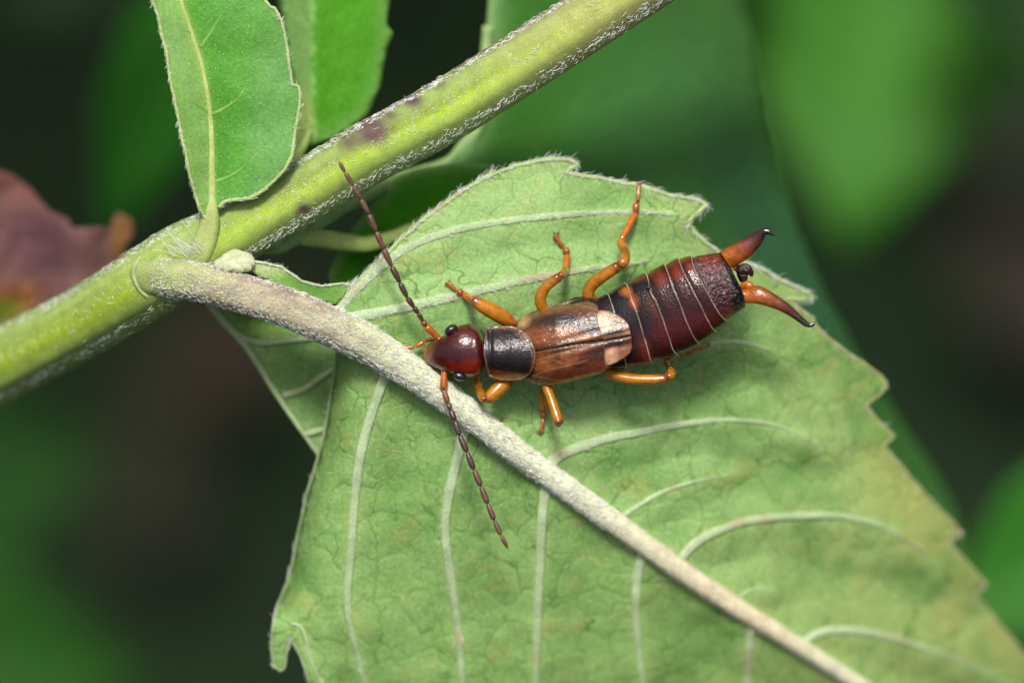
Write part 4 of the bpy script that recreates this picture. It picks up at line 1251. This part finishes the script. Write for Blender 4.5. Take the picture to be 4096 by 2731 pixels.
for segs, zs_ in (([[(455, 642), (380, 652), (310, 672)], [(305, 675), (250, 708), (195, 742)], [(185, 745), (110, 752), (32, 762)]], (-1.45, -1.5, -1.55)), ([[(520, 1062), (450, 1078), (382, 1085)], [(375, 1085), (300, 1062), (222, 1040)], [(210, 1038), (130, 1030), (52, 1024)]], (-1.4, -1.4, -1.4))):
    ps = []
    for s_, z_, r_ in zip(segs, zs_, (.085, .095, .085)):
        q = r1(s_)
        ps.append(limb([(*q[0], z_, r_ * .7), (*q[1], z_, r_), (*q[2], z_, r_ * .85)], 14, 10)[:2])
    v, f = merge(*ps)
    build('palp', v, f, MAT_LEG, ear, None, np.tile(lin((176, 92, 34)), (len(v), 1)))
ps = [limb([(*q, z, r) for q, z, r in zip(r1(pp), zz_, rr_)], 14, 12, .8)[:2] for pp, zz_, rr_ in (
    ([(400, 700), (350, 790), (335, 880), (390, 960)], [-1.25, -1.3, -1.35, -1.35], [.10, .13, .13, .10]), ([(340, 760), (300, 800), (310, 830)], [-1.6, -1.65, -1.65], [.08, .1, .06]), ([(470, 690), (415, 800), (420, 900), (460, 980)], [-1.0, -1.0, -1.02, -1.08], [.06, .10, .10, .06]))]
v, f = merge(*ps)
build('mouthparts', v, f, MAT_HEAD, ear, None, np.tile(lin((128, 84, 52)), (len(v), 1)))

# ---- legs
AMBER, AMB2, AMB3 = (152, 94, 8), (162, 102, 12), (124, 70, 16)


def on_leaf(p, h):
    return float(z_leaf(np.array([p], float))[0]) + h


LEGS = [
    ('amber front leg reaching over the pale side vein', [(2068, 1300, -1.35, .13), (2050, 1290, -1.2, .2), (2030, 1280, -1.1, .30), (1990, 1256, -.85, .325), (1940, 1228, -.7, .30), (1900, 1206, -.65, .25), (1886, 1198, -.65, .2)],
     [(1892, 1202, -.75, .17), (1885, 1197, -1.2, .16), (1880, 1194, -1.75, .14)], [(1880, 1196), (1857, 1178)], [(1855, 1176), (1828, 1163)], [(1824, 1160), (1792, 1129)], [(1800, 1116), (1780, 1144)]),
    ('amber middle leg bent beside the bronze wing case', [(2205, 1265, -1.3, .18), (2173, 1234, -1.15, .23), (2161, 1196, -1.0, .245), (2176, 1158, -.9, .23), (2205, 1130, -.8, .21), (2240, 1105, -.72, .21)],
     [(2240, 1106, -.8, .17), (2254, 1090, -1.3, .16), (2262, 1076, -2.0, .14)], [(2261, 1077), (2270, 1021)], [(2269, 1017), (2262, 992)], [(2255, 989), (2216, 938)], [(2238, 926), (2212, 926)]),
    ('amber hind leg stretched up to the leaf edge', [(2385, 1206, -1.4, .2), (2353, 1184, -1.2, .25), (2362, 1146, -1.1, .275), (2400, 1112, -.95, .27), (2440, 1086, -.85, .25), (2478, 1062, -.72, .24)],
     [(2474, 1066, -.72, .2), (2496, 1045, -.75, .22), (2502, 1022, -1.1, .2), (2496, 1000, -1.5, .21), (2486, 978, -1.95, .2), (2481, 960, -2.15, .16)], [(2484, 962), (2542, 853)], [(2543, 850), (2545, 812)], [(2550, 805), (2556, 740)], [(2566, 736), (2546, 734)]),
    ('amber front leg folded under the red head', [(2045, 1505, -1.4, .22), (2015, 1533, -1.1, .31), (1982, 1567, -.95, .30), (1955, 1592, -.85, .22), (1942, 1602, -.85, .18)],
     [(1944, 1602, -.85, .15), (1930, 1588, -1.05, .17), (1914, 1545, -1.5, .165), (1905, 1500, -1.95, .14)], [(1903, 1496), (1850, 1491)], [(1846, 1492), (1816, 1501)], [(1808, 1504), (1764, 1522)], [(1752, 1514), (1756, 1530)]),
    ('amber middle leg pointing down across the leaf', [(2172, 1510, -1.4, .2), (2187, 1550, -1.2, .19), (2206, 1600, -1.0, .195), (2226, 1660, -.8, .2), (2239, 1697, -.65, .205)],
     [(2238, 1698, -.75, .17), (2214, 1656, -1.4, .16), (2186, 1600, -2.0, .14), (2172, 1566, -2.3, .12)], [(2167, 1566), (2172, 1640)], [(2173, 1644), (2174, 1668)], [(2173, 1674), (2164, 1728)], [(2147, 1728), (2160, 1738)]),
    ('amber hind leg lying along the abdomen and bent back beneath it', [(2390, 1462, -1.4, .2), (2430, 1487, -1.3, .2), (2472, 1504, -1.2, .22), (2530, 1515, -1.1, .22), (2600, 1517, -1.0, .2), (2670, 1514, -.95, .185)],
     [(2666, 1514, -.95, .16), (2683, 1500, -1.1, .19), (2680, 1470, -1.7, .17), (2664, 1444, -2.2, .14)], [(2664, 1442), (2740, 1412)], [(2744, 1410), (2768, 1402)], [(2772, 1400), (2832, 1380)], [(2842, 1370), (2844, 1384)])]
for lab, fem, tib, t1, t2, t3, claws in LEGS:
    v, f, P, R = limb(fem, 34, 18, .92, 1, .45)
    b_ = bristles(P, R, 46, .10, .0055)
    mv_, mf_ = merge((v, f), (b_[0], b_[1].tolist()))
    t = np.r_[np.repeat(np.linspace(0, 1, 34), 18), 0, 1]
    cl = np.stack([np.interp(t, [0, .12, .3, .85, .93, 1], [lin(q)[k] for q in [(90, 48, 20), (150, 84, 14), AMBER, AMB2, AMB3, (104, 54, 24)]]) for k in range(3)], -1)
    cl = cl * np.r_[np.tile(.8 + .35 * np.clip(np.sin(np.arange(18) * 2 * math.pi / 18) * .5 + .5, 0, 1), 34), 1, 1][:, None]  # shading painted in: lens-facing side lighter, far side darker
    cl = np.vstack([cl, np.tile(lin((220, 140, 30)), (len(b_[0]), 1))])
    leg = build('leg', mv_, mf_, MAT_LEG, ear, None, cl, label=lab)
    v, f, P, R = limb(tib, 24, 14, 1, .6, .4)
    b_ = bristles(P, R, 40, .08, .0055); mv_, mf_ = merge((v, f), (b_[0], b_[1].tolist()))
    t = np.r_[np.repeat(np.linspace(0, 1, 24), 14), 0, 1]
    cl = np.stack([np.interp(t, [0, .15, .5, .62, 1], [lin(q)[k] for q in [(110, 58, 24), AMB2, (110, 66, 18), (170, 100, 22), AMB2]]) for k in range(3)], -1)
    build('tibia', mv_, mf_, MAT_LEG, ear, leg, np.vstack([cl, np.tile(lin((220, 140, 30)), (len(b_[0]), 1))]))
    zt = tib[-1][2]
    for k, (seg, r_) in enumerate(((t1, (.13, .14, .145)), (t2, (.09, .15, .12)), (t3, (.08, .085, .10)))):
        (a0, b0), (a1, b1) = seg
        m0, m1 = on_leaf(seg[0], .16), on_leaf(seg[1], .14)
        if k == 0:
            m0 = max(m0, zt)
        v, f, P, R = limb([(a0, b0, m0, r_[0]), ((a0 + a1) / 2, (b0 + b1) / 2, (m0 + m1) / 2 + .03, r_[1]), (a1, b1, m1, r_[2])], 16, 12, 1, .4, .4)
        b_ = bristles(P, R, 40 if k == 0 else 14, .09, .0055)
        lst = [(v, f), (b_[0], b_[1].tolist())]
        if k == 2:
            for cx, cy in claws:
                lst.append(limb([(a1, b1, m1, .045), ((a1 + cx) / 2 + .2 * (b1 - cy), (b1 + cy) / 2 + .1 * (cx - a1), m1 + .05, .035), (cx, cy, m1 - .1, .012)], 8, 8)[:2])
        mv_, mf_ = merge(*lst)
        cl = np.tile(lin((168, 96, 16) if k == 0 else (140, 78, 28) if k == 1 else (146, 90, 38)), (len(mv_), 1))
        cl[len(v):len(v) + len(b_[0])] = lin((226, 140, 24))
        if k == 2:
            cl[len(v) + len(b_[0]):] = lin((110, 62, 40))
        build('tarsus_segment', mv_, mf_, MAT_LEG, ear, leg, cl)

# ================================================================== BACKGROUND PLANTS, FALLEN LEAVES
def simple_leaf(thing, name, base, tip, width, colr, fold=.25, sag=.12, parent=None, label=None, face=(0, .2, 1.0), ns=26, nw=6, teeth=.04):
    base, tip = np.asarray(base, float), np.asarray(tip, float)
    ax = tip - base; L = np.linalg.norm(ax); ax /= L
    fc = np.asarray(face, float); fc = fc - (fc @ ax) * ax; fc /= np.linalg.norm(fc)
    sd_ = np.cross(fc, ax)
    v, cl = [], []
    for i in range(ns + 1):
        t = i / ns
        w = width * .5 * max(math.sin(math.pi * min(t, .999) ** .75), .02) * (1 + teeth * ((i * 1.7) % 2 - 1))
        for j in range(-nw, nw + 1):
            u = j / nw
            p = base + ax * L * t + sd_ * w * u + fc * (fold * w * abs(u) ** 1.3 - sag * L * (t - .4) ** 2 * 2 + .02 * width * math.sin(9 * t + 2 * u))
            v.append(p); cl.append(lin(colr) * (1.25 if j == 0 else .9 + .2 * random.random()))
    m = 2 * nw + 1
    f = [(i * m + j, i * m + j + 1, (i + 1) * m + j + 1, (i + 1) * m + j) for i in range(ns) for j in range(2 * nw)]
    return build(name, v, f, MAT_REAR, thing, parent, np.array(cl), thick=.3, label=label)


def bg_plant(label, gx, gy, leaves, group='plants growing behind', r=1.6, scol=(60, 96, 34)):
    rt = w2f(gx, gy, 0)
    t = Thing('background_plant', label, 'plant', rt, group)
    tops = [np.asarray(q[0], float) for q in leaves]
    head = np.mean(tops, 0)
    up = np.array((0, math.cos(PITCH), math.sin(PITCH)))
    tall = (head - rt) @ up
    P = spline(np.array([rt, rt + up * tall * .4, rt + up * tall * .75 + (head - rt - up * tall) * .4, head]), 40, dims=3)
    v, f = tube(P, np.linspace(r, r * .6, 40), 12)
    st = build('stem', v, f, MAT_STEM, t, None, np.tile(lin(scol), (len(v), 1)))
    for b, tp, w, c in leaves:
        b = np.asarray(b, float)
        lf = simple_leaf(t, 'leaf', b, tp, w, c)
        v, f = tube(spline(np.array([head, (head + b) / 2 + up * 1.5, b + .001]), 12, dims=3), np.linspace(r * .5, r * .35, 12), 8)
        build('petiole', v, f, MAT_STEM, t, lf, np.tile(lin(scol), (len(v), 1)))
    return t


def at(x, y, z):
    return FV((x, y), z)


def ground_at(x, y):
    """soil point (world xy) seen at this pixel"""
    o = M @ Vector((0, 0, DIST * .001)); p = M @ Vector(tuple(FV((x, y), 0) * .001))
    d = p - o
    k = -o.z / d.z
    q = o + d * k
    return q.x, q.y


bg_plant('bright green plant out of focus above the forceps', .10, .22, [(at(2120, -480, -118), at(1950, 520, -104), 26, (54, 112, 26)), (at(2250, -350, -95), at(2500, 250, -95), 11, (30, 60, 24)), (at(1700, -500, -100), at(1350, 150, -100), 13, (30, 62, 24))], r=1.2)
bg_plant('green plant out of focus below the toothed leaf edge', .13, .02, [(at(2750, 1080, -64), at(2140, 1470, -60), 10, (42, 106, 22)), (at(2760, 1000, -80), at(2420, 560, -86), 8, (44, 62, 40))], r=1.2)
bg_plant('deep green plant out of focus behind the young leaf', -.12, .16, [(at(520, -120, -60), at(210, 600, -72), 6.5, (38, 98, 26)), (at(380, -300, -100), at(-120, 150, -110), 10, (30, 48, 28))], r=1.0)
bg_plant('dim green plant out of focus under the thick stem', -.16, -.02, [(at(-420, 1500, -120), at(330, 1560, -125), 15, (32, 78, 18)), (at(-400, 1250, -130), at(260, 1000, -140), 13, (26, 62, 18))], r=1.2)
for k, (x, y, L, a, c) in enumerate([(560, 1050, 24, .6, (60, 42, 38)), (2310, 890, 28, 2.2, (54, 44, 40)), (380, 1330, 22, 1.5, (40, 36, 26)), (930, 90, 24, .2, (44, 42, 28)), (2260, 520, 34, 2.8, (54, 62, 46))]):
    gx_, gy_ = ground_at(x, y)
    b = Vector((gx_ - math.cos(a) * L * .0005, gy_ - math.sin(a) * L * .0005, .022)); e = Vector((gx_ + math.cos(a) * L * .0005, gy_ + math.sin(a) * L * .0005, .025))
    labs = ['fallen brown leaf on the dark soil below the folded lobe', 'fallen grey-brown leaf on the soil right of the toothed edge', 'small dark fallen leaf on the soil below the stem', 'fallen olive leaf on the soil between stem and folded leaf', 'fallen grey-green leaf on the soil beyond the forceps']
    t = Thing('fallen_leaf', labs[k], 'leaf', w2f(*b), 'fallen leaves on the soil')
    lf = simple_leaf(t, 'blade', w2f(*b), w2f(*e), L * .6, c, .1, .05, None, face=(0, math.cos(PITCH), math.sin(PITCH)))
    vv = spline(np.array([w2f(*(b + (b - e) * .35)), w2f(*(b + (b - e) * .15)) + np.array((0, 1, 2)), w2f(*b) + .001]), 10, dims=3)
    v, f = tube(vv, np.linspace(.9, .7, 10), 8)
    build('leaf_stalk', v, f, MAT_STEM, t, None, np.tile(lin(c), (len(v), 1)))


# unseen shrub above the view, added to keep the background in shade
rt = w2f(.05, .62, 0)
shrub = Thing('added_shade_shrub', 'unseen leafy shrub added to shade the soil behind the plant', 'shrub', rt)
for k in range(6):
    a = (k - 2.5) / 2.5
    tip_w = (.34 * a, .2 + .05 * (k % 2), .50 + .06 * math.cos(k))
    pth = spline(np.array([rt, w2f(.05 + .06 * a, .60, .25), w2f(.22 * a, .45, .47), w2f(*tip_w)]), 40, dims=3)
    v, f = tube(pth, np.linspace(4.5, 1.2, 40), 10)
    br = build('branch', v, f, MAT_STEM, shrub, None, np.tile(lin((84, 78, 48)), (len(v), 1)))
    for i in range(8, 40, 2):
        for sgn in (-1, 1):
            b = pth[i]
            d = np.array((sgn * random.uniform(.5, 1), random.uniform(-.3, .3), random.uniform(-.5, .1)))
            tpt = b + d / np.linalg.norm(d) * random.uniform(60, 95)
            simple_leaf(shrub, 'leaf', b, tpt, random.uniform(34, 50), (58, 108, 32), parent=br, face=(0, .64 + random.uniform(-.3, .3), .77), ns=10, nw=3)
